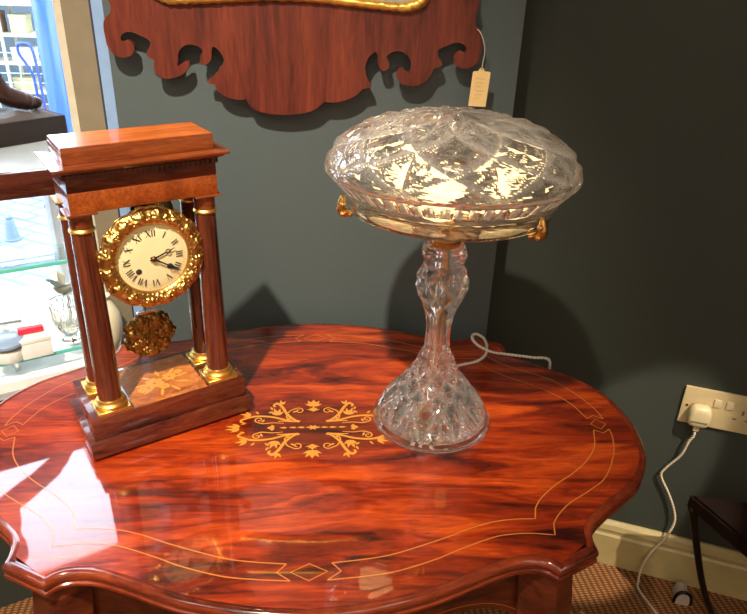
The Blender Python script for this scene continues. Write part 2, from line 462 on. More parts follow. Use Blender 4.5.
# post: beige face, edge painted daylit cream, dark joint, white strip painted sky blue
def vbox(name, a, b, depth, z0, z1, mat):
    d = (b - a).normalized(); n = Vector((-d.y, d.x, 0))
    return struct(prism_obj(name, xy(a, b, b + n * depth, a + n * depth), z0, z1, mat))
vbox('trim_3', Vector((-.4675, .460, 0)), Vector((-.4168, .460, 0)), .05, SILL, CEIL, M['post'])
vbox('trim_4', Vector((-.4835, .4640, 0)), Vector((-.4677, .4600, 0)), .05, SILL, CEIL, M['post_edge_lit'])
vbox('trim_5', Vector((-.4166, .4605, 0)), Vector((-.4126, .4605, 0)), .05, SILL, CEIL, M['dark_gap'])
vbox('trim_6', Vector((-.4124, .4585, 0)), Vector((PB(-.389).x - .0005, .4500, 0)), .03, 0, CEIL, M['sky_lit_trim'])
struct(prism_obj('trim_7', [(-.455, .4255), (-.40, .4485), (-.40, .47), (-.47, .47)], 0, SILL, M['white_paint']))
# pane with its frame
w = struct(prism_obj('window_1', xy(PP(0), PP(WIN_L + .1), PP(WIN_L + .1) - N_W * .006, PP(0) - N_W * .006), SILL + .004, WIN_TOP, M['pane']))
# street outside
struct(prism_obj('street', [(-9, -2.0), (bW_end.x - .2, -2.0), (bW_end.x - .2, bW_end.y + .3), (-.6, 1.05), (3, 1.2), (3, 7.2), (-9, 7.2)], TZ - .90, TZ - .85, M['paving']))
struct(prism_obj('wall_street_facade', [(-7, 5.6), (1, 5.6), (1, 5.8), (-7, 5.8)], TZ - .85, TZ + 1.6, M['facade']))

# ------------------------------------------------------------------ centre table
half = [(0, .377), (.07, .3705), (.133, .357), (.18, .3415), (.226, .321), (.268, .305), (.298, .3005), (.320, .3045), (.3345, .3165)]
half2 = [(.3950, .2855), (.3956, .262), (.405, .238), (.44, .205), (.475, .178), (.512, .146), (.544, .097), (.558, .045), (.562, 0)]
def quadrant(a, b, n=5):
    q = [(p.x, p.y) for p in spline([(x, y, 0) for x, y in a], n)]
    r = [(p.x, p.y) for p in spline([(x, y, 0) for x, y in b], n)]
    return q, r
def closed_outline(a, b, n=5):
    """four-way symmetric outline, counter-clockwise, starting front centre going right"""
    q, r = quadrant(a, b, n)
    Q = [(x, -y) for x, y in q] + [(x, -y) for x, y in r]            # front -> right
    Q2 = [(x, -y) for x, y in Q[::-1][1:]]                           # right -> back
    H = Q + Q2
    H2 = [(-x, y) for x, y in H[::-1][1:-1]]                         # back -> left -> front
    return H + H2
OUT = closed_outline(half, half2)
def offset_poly(poly, d):
    n = len(poly); res = []
    for i in range(n):
        p0, p1, p2 = Vector(poly[i - 1]), Vector(poly[i]), Vector(poly[(i + 1) % n])
        a = (p1 - p0); b = (p2 - p1)
        if a.length < 1e-7: a = b
        if b.length < 1e-7: b = a
        a.normalize(); b.normalize()
        na, nb = Vector((a.y, -a.x)), Vector((b.y, -b.x))
        m = (na + nb)
        if m.length < 1e-6: m = na
        m.normalize()
        k = d / max(.55, m.dot(na))
        res.append((p1.x + m.x * k, p1.y + m.y * k))
    return res
table = thing('centre_table', 'glossy red-brown rosewood table with serpentine edge and inlaid top, carrying clock and lamp', 'table', (0, 0, 0))
verts, faces = [], []
rings = [(-.0135, 0), (-.012, -.0006), (-.009, -.0006), (-.006, .0006), (-.002, .0008), (.0015, -.0015), (.0028, -.006), (.0026, -.011), (.0005, -.0145), (.0005, -.016), (.003, -.0175), (.003, -.0215), (-.004, -.024), (-.03, -.024)]
n = len(OUT)
for d, z in rings:
    for x, y in offset_poly(OUT, d): verts.append((x, y, TZ + z))
for k in range(1, len(rings) - 1):
    for i in range(n):
        j = (i + 1) % n
        faces.append((k * n + i, k * n + j, (k + 1) * n + j, (k + 1) * n + i))
faces.append(tuple((len(rings) - 1) * n + i for i in range(n))[::-1])
edge = mesh_obj('edge_moulding', verts[n:], [tuple(i - n for i in f) for f in faces], M['rosewood_edge'], table)
smooth_angle(edge, 50)
tp = offset_poly(OUT, -.0092)
hn = n // 2
tv, tf = [], []
right = [tp[i] for i in range(0, hn // 2 + 1)]                 # front centre -> right end
xs = [p[0] for p in right]
cols = sorted([(-x, y) for x, y in right[1:]] + right, key=lambda p: p[0])
for x, y in cols: tv += [(x, y, TZ), (x, -y, TZ)]
for i in range(len(cols) - 1):
    a = 2 * i
    tf.append((a, a + 2, a + 3, a + 1))
top = mesh_obj('tabletop', tv, tf, M['rosewood'], table)
for p in top.data.polygons: pass
if top.data.polygons[len(tf) // 2].normal.z < 0: top.data.flip_normals()

def ribbon(bm, pts, w, z=TZ + .0003, closed=False):
    """flat strip along 2-D points; w is a number or list"""
    P = [Vector((p[0], p[1])) for p in pts]; m = len(P)
    RZ_COUNT[0] = (RZ_COUNT[0] + 1) % 120; z += RZ_COUNT[0] * 2.5e-6
    W = w if isinstance(w, (list, tuple)) else [w] * m
    L_, R_ = [], []
    for i in range(m):
        if closed: a, b = P[i - 1], P[(i + 1) % m]
        else: a, b = P[max(i - 1, 0)], P[min(i + 1, m - 1)]
        t = (b - a)
        if t.length < 1e-9: t = Vector((1, 0))
        t.normalize(); nn = Vector((-t.y, t.x)) * W[i] / 2
        L_.append(bm.verts.new((P[i].x + nn.x, P[i].y + nn.y, z))); R_.append(bm.verts.new((P[i].x - nn.x, P[i].y - nn.y, z)))
    for i in range(m if closed else m - 1):
        j = (i + 1) % m
        fc = bm.faces.new((R_[i], R_[j], L_[j], L_[i])); fc.normal_update()
        if fc.normal.z < 0: fc.normal_flip()
# stringing: two lines following the outline, broken by lozenges at the four centres
inner = ([(.030, .2965), (.075, .2915), (.117, .283), (.187, .2575), (.225, .241), (.262, .229), (.295, .2245), (.325, .2245)], [(.331, .203), (.345, .183), (.376, .154), (.412, .128), (.445, .098), (.471, .062), (.4858, .017)])
outer = ([(.024, .3245), (.07, .3205), (.114, .3135), (.168, .2955), (.204, .279), (.255, .2585), (.285, .253), (.312, .2525), (.3445, .2565)], [(.349, .235), (.362, .217), (.386, .194), (.425, .168), (.462, .138), (.495, .085), (.5105, .042), (.5145, .015)])
RZ_COUNT = [0]
def mirrored(pts):
    seen = set()
    for sx in (1, -1):
        for sy in (1, -1):
            p = [(x * sx, y * sy) for x, y in pts]
            key = tuple(sorted((round(x, 3) + 0., round(y, 3) + 0.) for x, y in p))
            if key in seen: continue
            seen.add(key)
            yield p
bm = bmesh.new()
LW = .0019
for a, b in (inner, outer):
    q, r = quadrant(a, b, 6)
    for pts in mirrored(q + r): ribbon(bm, pts, LW)
# chevrons joining the two lines at the lozenges, and lozenges
for sy in (1, -1):
    for sx in (1, -1):
        ribbon(bm, [(sx * .030, sy * .2965), (sx * .048 if False else sx * .042, sy * .3105), (sx * .024, sy * .3245)], LW)
    ribbon(bm, [(.024, sy * .3105), (0, sy * .325), (-.024, sy * .3105), (0, sy * .297)], LW, closed=True)
for sx in (1, -1):
    for sy in (1, -1):
        ribbon(bm, [(sx * .4858, sy * .017), (sx * .500, sy * .0255), (sx * .5145, sy * .015)], LW)
    ribbon(bm, [(sx * .5, .0145), (sx * .5135, 0), (sx * .5, -.0145), (sx * .4865, 0)], LW, closed=True)
bm_obj('stringing_inlay', bm, M['string_inlay'], table, recalc=False)

# central marquetry: foliate scrolls, mirrored in four quarters
bm = bmesh.new()
def scroll(pts, w0, w1, n=8, curl=None):
    p = [(q.x, q.y) for q in spline([(x, y, 0) for x, y in pts], n)]
    if curl:                         # spiral on the end: radius, turns, direction
        r0, turns, sgn = curl
        e = Vector(p[-1]); t = (e - Vector(p[-2])).normalized(); nn = Vector((-t.y, t.x)) * sgn
        c = e + nn * r0
        a0 = math.atan2(e.y - c.y, e.x - c.x)
        for k in range(1, 26):
            f = k / 25
            a = a0 + sgn * f * turns * 2 * PI; rr = r0 * (1 - .75 * f)
            p.append((c.x + rr * math.cos(a), c.y + rr * math.sin(a)))
    m = len(p)
    w = [(w0 + (w1 - w0) * i / (m - 1)) * (.45 + .55 * math.sin(PI * min(1, (i + 1.5) / (m * .5)) / 2)) for i in range(m)]
    for pts in mirrored(p): ribbon(bm, pts, w)
def leaf(x, y, ang, ln, wd, once=False):
    ca, sa = math.cos(ang), math.sin(ang); pts = []
    p = [(x + ca * ln * t, y + sa * ln * t) for t in (0, .2, .4, .6, .8, 1)]
    w = [wd * f for f in (.15, .8, 1, .8, .45, .05)]
    for q in ([p] if once else mirrored(p)): ribbon(bm, q, w)
scroll([(.022, .018), (.032, .022), (.045, .038), (.053, .056), (.060, .068)], .0065, .004, curl=(.0075, .6, -1))
scroll([(.022, .018), (.035, .019), (.046, .030), (.042, .047), (.030, .056)], .003, .002, curl=(.0085, 1.15, 1))
scroll([(.024, .016), (.045, .021), (.072, .031), (.100, .033), (.122, .024)], .006, .003, curl=(.006, .5, -1))
scroll([(.050, .012), (.068, .014), (.085, .012), (.096, .016)], .003, .0022, curl=(.0075, 1.1, 1))
scroll([(.024, .016), (.050, .0185), (.060, .018)], .003, .002)
for a, l in ((1.2, .022), (1.75, .020), (.65, .017), (2.3, .015)): leaf(.062, .036, a, l, .0065)
for a, l in ((.2, .020), (.8, .016), (-.4, .015)): leaf(.108, .036, a, l, .006)
for a, l in ((.0, .024), (.5, .016), (-.5, .016)): leaf(.124, .004, a, l, .006)
for a, l in ((.5, .014), (1.3, .014), (2.1, .012)): leaf(.056, .068, a, l, .005)
for a, l, wd in ((PI / 2, .020, .010), (1.0, .020, .008), (.45, .017, .006)): leaf(.0001, .062, a, l, wd)
for a, l, wd in ((1.1, .013, .006), (PI / 2, .016, .007)): leaf(.0001, .046, a, l, wd)
leaf(.0001, .050, .2, .012, .004)
for x in (.0, .014, .028, .044): leaf(x, .0, .0, .013, .0048)
leaf(.0, .0, .9, .008, .004); leaf(.066, .0, 0, .012, .010); leaf(.066, .001, 1.0, .009, .005)
for x, y, a in ((.078, .042, 2.4), (.084, .024, -1.2), (.036, .044, 2.6), (.095, .040, .9), (.038, .028, -.6), (.072, .052, 1.2), (.114, .014, -.4)): leaf(x, y, a, .010, .0042)
bm_obj('marquetry_inlay', bm, M['boxwood'], table, recalc=False)

# frieze below the top with arched lower edges, in four panels
F_OUT = offset_poly(OUT, -.034); F_IN = offset_poly(OUT, -.056)
def apron_drop(x, y):
    # deeper close to the corners
    d = min(math.hypot(abs(x) - .345, abs(y) - .28) / .20, 1)
    return .078 + .075 * (1 - d) ** 2
verts, faces = [], []
for (xo, yo), (xi, yi) in zip(F_OUT, F_IN):
    d = apron_drop(xo, yo)
    verts += [(xo, yo, TZ - .024), (xo, yo, TZ - .024 - d), (xi, yi, TZ - .024 - d), (xi, yi, TZ - .024)]
for i in range(n):
    j = (i + 1) % n
    for k in range(4):
        k2 = (k + 1) % 4
        faces.append((i * 4 + k, j * 4 + k, j * 4 + k2, i * 4 + k2))
smooth_angle(mesh_obj('frieze', verts, faces, M['table_wood'], table), 50)
# boxwood line along the frieze's lower edge
bm = bmesh.new()
FO = offset_poly(OUT, -.0335)
a_, b_ = [], []
for x, y in FO:
    d = apron_drop(x, y)
    a_.append(bm.verts.new((x, y, TZ - .024 - d + .012))); b_.append(bm.verts.new((x, y, TZ - .024 - d + .0105)))
for i in range(n):
    j = (i + 1) % n
    bm.faces.new((a_[i], a_[j], b_[j], b_[i]))
bm_obj('frieze_stringing', bm, M['string_inlay'], table)
for sx in (1, -1):
    for sy in (-1, 1):
        bm = bmesh.new()
        wdir = Vector((sx * .66, sy * .75, 0)).normalized(); tdir = Vector((-wdir.y, wdir.x, 0))
        base = Vector((sx * .333, sy * .270, 0))
        path = [(-.0245, .0, .030), (-.06, .003, .031), (-.12, .010, .031), (-.20, .008, .027), (-.32, -.012, .021), (-.46, -.030, .016), (-.60, -.022, .0135), (-.67, -.004, .015), (-.705, .014, .019), (-.722, .020, .020), (-.73, .018, .017)]
        PTS = spline([(o, z, r) for z, o, r in path], 5)
        prev = None
        for q in PTS:
            c = base + wdir * q.x; r = q.z
            ring = []
            for (a, b) in ((-1, -.8), (-.8, -1), (.8, -1), (1, -.8), (1, .6), (.7, 1), (-.7, 1), (-1, .6)):
                v = c + tdir * a * r + wdir * b * r
                ring.append(bm.verts.new((v.x, v.y, TZ + q.y)))
            if prev:
                for k in range(8): bm.faces.new((prev[k], prev[(k + 1) % 8], ring[(k + 1) % 8], ring[k]))
            else: bm.faces.new(ring)
            prev = ring
        bm.faces.new(prev[::-1])
        smooth_angle(bm_obj('leg', bm, M['table_wood'], table), 40)

# ------------------------------------------------------------------ portico clock
clock = thing('portico_clock', 'wooden portico mantel clock with four columns, gilt bezel and cream dial on the table', 'clock', (-.2594, .0451, TZ), .5282)
box_obj('plinth', -.1345, .1325, -.0735, .0735, .005, .034, M['clock_wood'], clock, bev=.0015)
for sx in (-1, 1):
    for sy in (-1, 1):
        lathe_obj('foot', [(.006, 0), (.009, .001), (.009, .004), (.007, .0055)], M['black_steel'], clock, n=16, cx=sx * .118, cy=sy * .06)
box_obj('base', -.1258, .1258, -.0665, .0665, .034, .072, M['clock_wood'], clock, bev=.0012)
pn = box_obj('marquetry_panel', -.060, .060, -.064, .058, .0717, .0726, M['panel_wood'], clock, bev=0)
bm = bmesh.new()
for fx, fy, rr in ((-.012, -.012, .017), (.016, -.004, .013), (.0, -.028, .009), (-.034, -.022, .010), (.034, .004, .008)):
    for k in range(7):
        a = 2 * PI * k / 7 + fx * 30
        pts = [(fx + rr * t * math.cos(a), fy + rr * t * math.sin(a)) for t in (.15, .5, .8, 1)]
        ribbon(bm, pts, [rr * q for q in (.15, .62, .55, .08)], z=.0731)
for k in range(9):
    a = 2 * PI * k / 9 + .2
    pts = [(.002 + .022 * t * math.cos(a), -.014 + .020 * t * math.sin(a)) for t in (1, 1.4, 1.8, 2.1)]
    ribbon(bm, pts, [.002, .006, .005, .0006], z=.0729)
bm_obj('flower_inlay', bm, M['boxwood'], pn, recalc=False)
col_c = None
for sx in (-1, 1):
    for sy in (-1, 1):
        cx, cy = sx * .0895, (-.0405 if sy < 0 else .0245)
        c = lathe_obj('column', [(.0178, .0895), (.0180, .12), (.0176, .20), (.0166, .29), (.0158, .3675)], M['column_wood'], clock, n=40, cx=cx, cy=cy)
        bm = bmesh.new(); add_box(bm, cx - .0255, cx + .0255, cy - .0235, cy + .0235, .072, .0785, .0008, 1)
        v, f = lathe_data([(.0235, .0785), (.0248, .081), (.0245, .084), (.0222, .0858), (.0205, .0868), (.0212, .089), (.0208, .0915), (.0185, .0925)], 36, cx, cy)
        vs = [bm.verts.new(q) for q in v]
        for q in f: bm.faces.new([vs[i] for i in q])
        smooth_angle(bm_obj('column_base', bm, M['gilt_pale'], c), 40)
        lathe_obj('capital', [(.0162, .3665), (.0176, .3675), (.0182, .3692), (.0174, .371), (.0160, .3725)], M['gilt_pale'], c, n=36, cx=cx, cy=cy)
        lathe_obj('necking', [(.0158, .372), (.0160, .388), (.0172, .392), (.0185, .3935)], M['clock_cap'], c, n=36, cx=cx, cy=cy)
        bm = bmesh.new()
        add_box(bm, cx - .0205, cx + .0205, cy - .0205, cy + .0205, .3935, .3969, .0008, 1)
        bm_obj('abacus', bm, M['gilt_dark'] if sx < 0 and sy > 0 else M['clock_cap'], c)
fr = box_obj('frieze', -.1045, .1045, -.0600, .0270, .397, .4265, M['burl'], clock, bev=.001)
box_obj('frieze_band', -.1042, .1042, -.0598, .0268, .4266, .4515, M['clock_wood'], clock, bev=.0006)
bm = bmesh.new()                     # dentil course below the cornice
k = 0
x = -.106
while x < .104:
    add_box(bm, x, x + .0042, -.0635, -.0597, .4440, .4515)
    add_box(bm, x, x + .0042, .0267, .0300, .4440, .4515); x += .0075
y = -.06
while y < .024:
    for sx in (-1, 1): add_box(bm, min(sx * .1041, sx * .108), max(sx * .1041, sx * .108), y, y + .0042, .4440, .4515)
    y += .0075
bm_obj('dentil_course', bm, M['clock_wood'], clock)
bm = bmesh.new()                     # moulded cornice
prof = [(0, .4516), (.004, .4525), (.008, .4545), (.0105, .4575), (.0155, .4592), (.0165, .4605), (.0165, .4632), (.0, .4640)]
rows = []
for d, z in prof:
    hx, hy, hb = .1045 + d, .060 + d, .022 + d
    rows.append([bm.verts.new(q) for q in ((-hx, -hy, z), (hx, -hy, z), (hx, hb, z), (-hx, hb, z))])
for a, b in zip(rows, rows[1:]):
    for i in range(4): bm.faces.new((a[i], a[(i + 1) % 4], b[(i + 1) % 4], b[i]))
bm.faces.new(rows[0][::-1]); bm.faces.new(rows[-1])
bm_obj('cornice', bm, M['clock_cap'], clock)
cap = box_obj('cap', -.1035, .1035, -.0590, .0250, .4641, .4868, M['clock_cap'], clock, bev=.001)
box_obj('cap_top_lit', -.1020, .1020, -.0575, .0235, .4866, .4873, M['cap_top_lit'], cap, bev=0)
bm = bmesh.new()
for z in (.4705, .4800):
    add_box(bm, -.1037, .1037, -.0592, .0252, z, z + .0008)
bm_obj('line_inlay', bm, M['burl'], cap)

# movement: drum, gilt bezel, dial
DY, DZ, DR = -.050, .3112, .0528
mv = Matrix.Translation((0, 0, DZ)) @ Matrix.Rotation(PI / 2, 4, 'X')      # local z -> -y (towards the viewer)
drum = lathe_obj('movement_drum', [(.0, -.022), (.046, -.022), (.047, -.020), (.047, .0485), (.0, .0485)], M['black_steel'], clock, n=48, mat4=mv)
lathe_obj('bell', [(.0, -.045), (.012, -.0445), (.024, -.041), (.032, -.034), (.034, -.030), (.032, -.030), (.0, -.036)], M['steel'], drum, n=40, mat4=mv @ Matrix.Translation((.030, .040, 0)))
box_obj('bracket', -.013, .013, -.012, .012, .352, .3969, M['black_steel'], drum, bev=.001)
dial = lathe_obj('dial', [(.0, .0530), (.030, .0526), (.0480, .0512), (.0530, .0500), (.0530, .0486), (.0, .0486)], M['enamel'], clock, n=72, mat4=mv)
# bezel: pierced-looking floral repousse ring, modelled as relief
NB, NR = 360, 30
bumps = []
rnd = random.Random(3)
for k in range(16):                                           # large blossoms
    a = 2 * PI * (k + .5) / 16; bumps.append((.0685, a, .0060, .0042))
    for j in range(5):
        b = 2 * PI * j / 5
        bumps.append((.0685 + .0052 * math.cos(b), a + .0052 * math.sin(b) / .0685, .0034, .0036))
for k in range(260):
    bumps.append((rnd.uniform(.058, .0785), rnd.uniform(0, 2 * PI), rnd.uniform(.0012, .0028), rnd.uniform(.0015, .0036)))
for k in range(48):
    bumps.append((.0565, 2 * PI * k / 48, .0016, .0012))
B2 = [(r * math.cos(a), r * math.sin(a), s, h) for r, a, s, h in bumps]
def relief(x, y):
    h = 0
    for bx, by, s, hh in B2:
        d2 = ((x - bx) ** 2 + (y - by) ** 2) / (s * s)
        if d2 < 1: h = max(h, hh * math.sqrt(1 - d2))
    return h
verts, faces = [], []
for i in range(NB):
    a = 2 * PI * i / NB
    ro = .0790 + .0010 * math.cos(16 * a + PI) + .0005 * math.cos(37 * a) + (.0025 if abs(math.sin(a) - 1) < .02 else 0)
    for k in range(NR):
        t = k / (NR - 1)
        r = .0525 + (ro - .0525) * t
        base = .0525 + .0062 * math.sin(PI * min(1, t * 1.15)) ** .7 - .002 * t
        x, y = r * math.cos(a), r * math.sin(a)
        z = base + (relief(x, y) if 1 < k < NR - 1 else 0)
        verts.append((x, y, z))
    verts.append((ro * .985 * math.cos(a), ro * .985 * math.sin(a), .046))
    verts.append((.0525 * math.cos(a), .0525 * math.sin(a), .046))
K = NR + 2
for i in range(NB):
    j = (i + 1) % NB
    for k in range(K):
        k2 = (k + 1) % K
        faces.append((i * K + k, j * K + k, j * K + k2, i * K + k2))
verts = [tuple(mv @ Vector(v)) for v in verts]
mesh_obj('bezel', verts, faces, M['gilt'], clock, smooth=True)
# numerals
bm = bmesh.new()
def stroke(bm, M4, x0, y0, x1, y1, w):
    a, b = Vector((x0, y0)), Vector((x1, y1)); t = (b - a).normalized(); nn = Vector((-t.y, t.x)) * w / 2
    vs = [bm.verts.new(M4 @ Vector((p.x, p.y, 0))) for p in (a + nn, a - nn, b - nn, b + nn)]
    bm.faces.new(vs)
def numeral(bm, s, M4, h):
    adv = {'I': .34, 'V': .72, 'X': .72}
    W = sum(adv[c] for c in s) * h; x = -W / 2
    for c in s:
        w = adv[c] * h; m = x + w / 2
        if c == 'I': stroke(bm, M4, m, -h / 2, m, h / 2, h * .14)
        if c == 'V':
            stroke(bm, M4, x + .08 * h, h / 2, m, -h / 2, h * .17); stroke(bm, M4, x + w - .08 * h, h / 2, m, -h / 2, h * .06)
        if c == 'X':
            stroke(bm, M4, x + .06 * h, h / 2, x + w - .06 * h, -h / 2, h * .17); stroke(bm, M4, x + w - .06 * h, h / 2, x + .06 * h, -h / 2, h * .06)
        x += w
for k, s in enumerate(['XII', 'I', 'II', 'III', 'IIII', 'V', 'VI', 'VII', 'VIII', 'IX', 'X', 'XI']):
    ang = -2 * PI * k / 12
    M4 = mv @ Matrix.Rotation(ang, 4, 'Z') @ Matrix.Translation((0, DR * .745, .0528))
    numeral(bm, s, M4, DR * .20)
for k in range(60):
    a = -2 * PI * k / 60
    M4 = mv @ Matrix.Rotation(a, 4, 'Z') @ Matrix.Translation((0, DR * .90, .0523))
    stroke(bm, M4, 0, -.0006, 0, .0006, .0004)
bm_obj('numerals', bm, M['numeral'], dial, recalc=False)
for sx in (-1, 1):
    lathe_obj('winding_hole', [(0, .0533), (.0036, .0533), (.0044, .0530), (.0046, .0520), (0, .0520)], M['numeral'], dial, n=20, mat4=mv @ Matrix.Translation((sx * .44 * DR, -.32 * DR, 0)))
def hand(name, ang, ln, ring_at, rr, z):
    bm = bmesh.new()
    M4 = mv @ Matrix.Rotation(-ang, 4, 'Z') @ Matrix.Translation((0, 0, z))
    def bar(y0, y1, w0, w1):
        vs = [M4 @ Vector(q) for q in ((-w0, y0, 0), (w0, y0, 0), (w1, y1, 0), (-w1, y1, 0), (-w0, y0, .0006), (w0, y0, .0006), (w1, y1, .0006), (-w1, y1, .0006))]
        b = [bm.verts.new(v) for v in vs]
        for f in ((3, 2, 1, 0), (4, 5, 6, 7), (0, 1, 5, 4), (1, 2, 6, 5), (2, 3, 7, 6), (3, 0, 4, 7)): bm.faces.new([b[i] for i in f])
    bar(-.006, ring_at - rr, .0013, .0010); bar(ring_at + rr * .8, ln, .0010, .0003)
    pts = [M4 @ Vector((rr * math.cos(2 * PI * k / 20), ring_at + rr * math.sin(2 * PI * k / 20), .0003)) for k in range(21)]
    add_tube(bm, pts, .0008, 6, cap=False)
    v, f = lathe_data([(0, 0), (.0042, 0), (.0042, .0008), (0, .0008)], 20)
    vs = [bm.verts.new(M4 @ Vector(q)) for q in v]
    for q in f:
        try: bm.faces.new([vs[i] for i in q])
        except ValueError: pass
    return bm_obj(name, bm, M['hand'], dial)
hand('hour_hand', math.radians(70.5), .0350, .0235, .0032, .0548)
hand('minute_hand', math.radians(124), .0475, .0290, .0030, .0562)
lathe_obj('hand_boss', [(0, .0583), (.0026, .0580), (.0034, .0570), (.0034, .0538), (0, .0538)], M['gilt_dark'], dial, n=20, mat4=mv)
# pendulum
pend = tube_obj('pendulum', [(-.003, .012, .262), (-.0065, .010, .196)], .0018, M['steel'], clock)
verts, faces = [], []
rnd = random.Random(11)
NB2, NR2 = 180, 32
PBMP = []
for k in range(7):
    a = 2 * PI * k / 7
    for r, s in ((.028, .0085), (.017, .0065)): PBMP.append((r * math.cos(a + r * 9), r * math.sin(a + r * 9), s, s * .75))
for k in range(240):
    r = .037 * math.sqrt(rnd.random()); a = rnd.uniform(0, 2 * PI); PBMP.append((r * math.cos(a), r * math.sin(a), rnd.uniform(.0012, .003), rnd.uniform(.003, .0065)))
def relief2(x, y):
    h = 0
    for bx, by, s, hh in PBMP:
        d2 = ((x - bx) ** 2 + (y - by) ** 2) / (s * s)
        if d2 < 1: h = max(h, hh * math.sqrt(1 - d2))
    return h
mb = Matrix.Translation((-.005, .006, .158)) @ Matrix.Rotation(PI / 2, 4, 'X') @ Matrix.Diagonal((1.1, 1.1, 1, 1))
for sgn in (1, -1):
    b0 = len(verts)
    verts.append((0, 0, sgn * .010))
    for k in range(1, NR2 + 1):
        for i in range(NB2):
            a = 2 * PI * i / NB2
            ro = .0375 + .0022 * math.cos(7 * a + .4) + .0012 * math.cos(19 * a) + .0006 * math.cos(43 * a)
            t = k / NR2; r = ro * t
            x, y = r * math.cos(a), r * math.sin(a)
            z = .008 * math.sqrt(max(0, 1 - t * t)) + (relief2(x, y) if k < NR2 else 0)
            verts.append((x, y, sgn * z))
    for i in range(NB2):
        faces.append((b0, b0 + 1 + i, b0 + 1 + (i + 1) % NB2))
    for k in range(1, NR2):
        for i in range(NB2):
            j = (i + 1) % NB2
            p = b0 + 1 + (k - 1) * NB2
            faces.append((p + i, p + j, p + NB2 + j, p + NB2 + i))
verts = [tuple(mb @ Vector(v)) for v in verts]
bob = mesh_obj('bob', verts, faces, M['gilt_dark'], pend, smooth=True)
box_obj('suspension_bar', -.022, .010, -.002, .004, .1985, .2025, M['steel'], pend, bev=.0012)

# ------------------------------------------------------------------ crystal lamp
lamp = thing('crystal_table_lamp', 'cut crystal table lamp with mushroom dome shade standing on the table', 'lamp', (.2062, .0241, TZ + .0007))
def tri(x):
    f = x - math.floor(x)
    return 1 - abs(2 * f - 1)          # 0 at integers, 1 half-way
def groove(x, w):
    f = abs((x + .5) - math.floor(x + .5) - .5)
    return max(0, 1 - f / w)
def interp(tab, z):
    for (z0, r0), (z1, r1) in zip(tab, tab[1:]):
        if z0 <= z <= z1:
            t = (z - z0) / (z1 - z0); t = t * t * (3 - 2 * t) * .35 + t * .65
            return r0 + (r1 - r0) * t
    return tab[-1][1]
base_tab = [(0, .099), (.003, .1015), (.008, .1015), (.010, .099), (.013, .0945), (.022, .0935), (.034, .089), (.048, .080), (.064, .067), (.082, .054), (.100, .0415), (.117, .0335), (.127, .0305), (.133, .0265), (.145, .0215), (.165, .0205), (.185, .0205), (.204, .0232), (.224, .0300), (.243, .0385), (.258, .0428), (.270, .0425), (.283, .038), (.292, .0325), (.298, .0315), (.303, .0345), (.311, .0365), (.320, .0350), (.326, .0325)]
NT = 192
zs = []
for (z0, _), (z1, _) in zip(base_tab, base_tab[1:]):
    k = max(2, int((z1 - z0) / .0024))
    zs += [z0 + (z1 - z0) * i / k for i in range(k)]
zs.append(.326)
verts = []
def stem_r(z, th):
    r = interp(base_tab, z); u = th * 12 / (2 * PI)
    if .013 < z < .128:                                  # skirt: long lancet cuts over crossed facets
        t = (z - .013) / .115; u = th * 10 / (2 * PI)
        if t < .48:                                      # row of long lancet petals
            q = t / .48 * .5
            d = .0040 * max(groove(u + q, .13), groove(u - q, .13))
            d = max(d, .0030 * groove(u + .5, .10) * min(1, t * 6))
            d = max(d, .0024 * groove(2 * u + .5, .22) * (t > .30))
        else:                                            # crossed facets above
            q = (t - .48) * 3.6
            d = .0034 * max(groove(u + q, .26), groove(u - q, .26))
            d = max(d, .0026 * groove(2 * q, .18))
        r -= d * min(1, t * 12, (1 - t) * 10)
    elif .133 < z < .225:                                # fluted neck
        r -= .0024 * groove(th * 10 / (2 * PI), .5) * min(1, (z - .133) * 80, (.225 - z) * 60)
    elif .225 <= z < .292:                               # bulb: diamond cutting
        t = (z - .225) / .067; v = th * 8 / (2 * PI)
        r -= .0036 * max(groove(v + 1.5 * t, .26), groove(v - 1.5 * t, .26)) * min(1, t * 8, (1 - t) * 8)
    elif z > .300:
        r -= .0022 * groove(th * 8 / (2 * PI), .5)
    return r
cutv = []
for i in range(NT):
    th = 2 * PI * i / NT
    col = [(stem_r(z, th), z) for z in zs]
    cutv += [min(1, (interp(base_tab, z) - r) / .0034) for r, z in col] + [0] * 6
    # inner bore and hollow foot
    col += [(.0075, .326), (.0075, .03), (.030, .022), (.060, .012), (.086, .006), (.092, 0)]
    for r, z in col: verts.append((r * math.cos(th), r * math.sin(th), z))
K = len(col); faces = []
for i in range(NT):
    j = (i + 1) % NT
    for k in range(K):
        k2 = (k + 1) % K
        faces.append((i * K + k, j * K + k, j * K + k2, i * K + k2))
o = mesh_obj('glass_stem', verts, faces, M['crystal_stem'], lamp)
set_attr(o, 'cut', cutv)
lathe_obj('brass_rod', [(.0, .002), (.016, .002), (.016, .006), (.0048, .010), (.0048, .335), (0, .335)], M['brass'], lamp, n=24)
fit = lathe_obj('brass_gallery_fitting', [(0, .3265), (.022, .3265), (.024, .330), (.0235, .338), (.017, .342), (.0165, .372), (.020, .376), (.021, .384), (.016, .3875), (.010, .400), (.010, .428), (0, .43)], M['brass'], lamp, n=36)
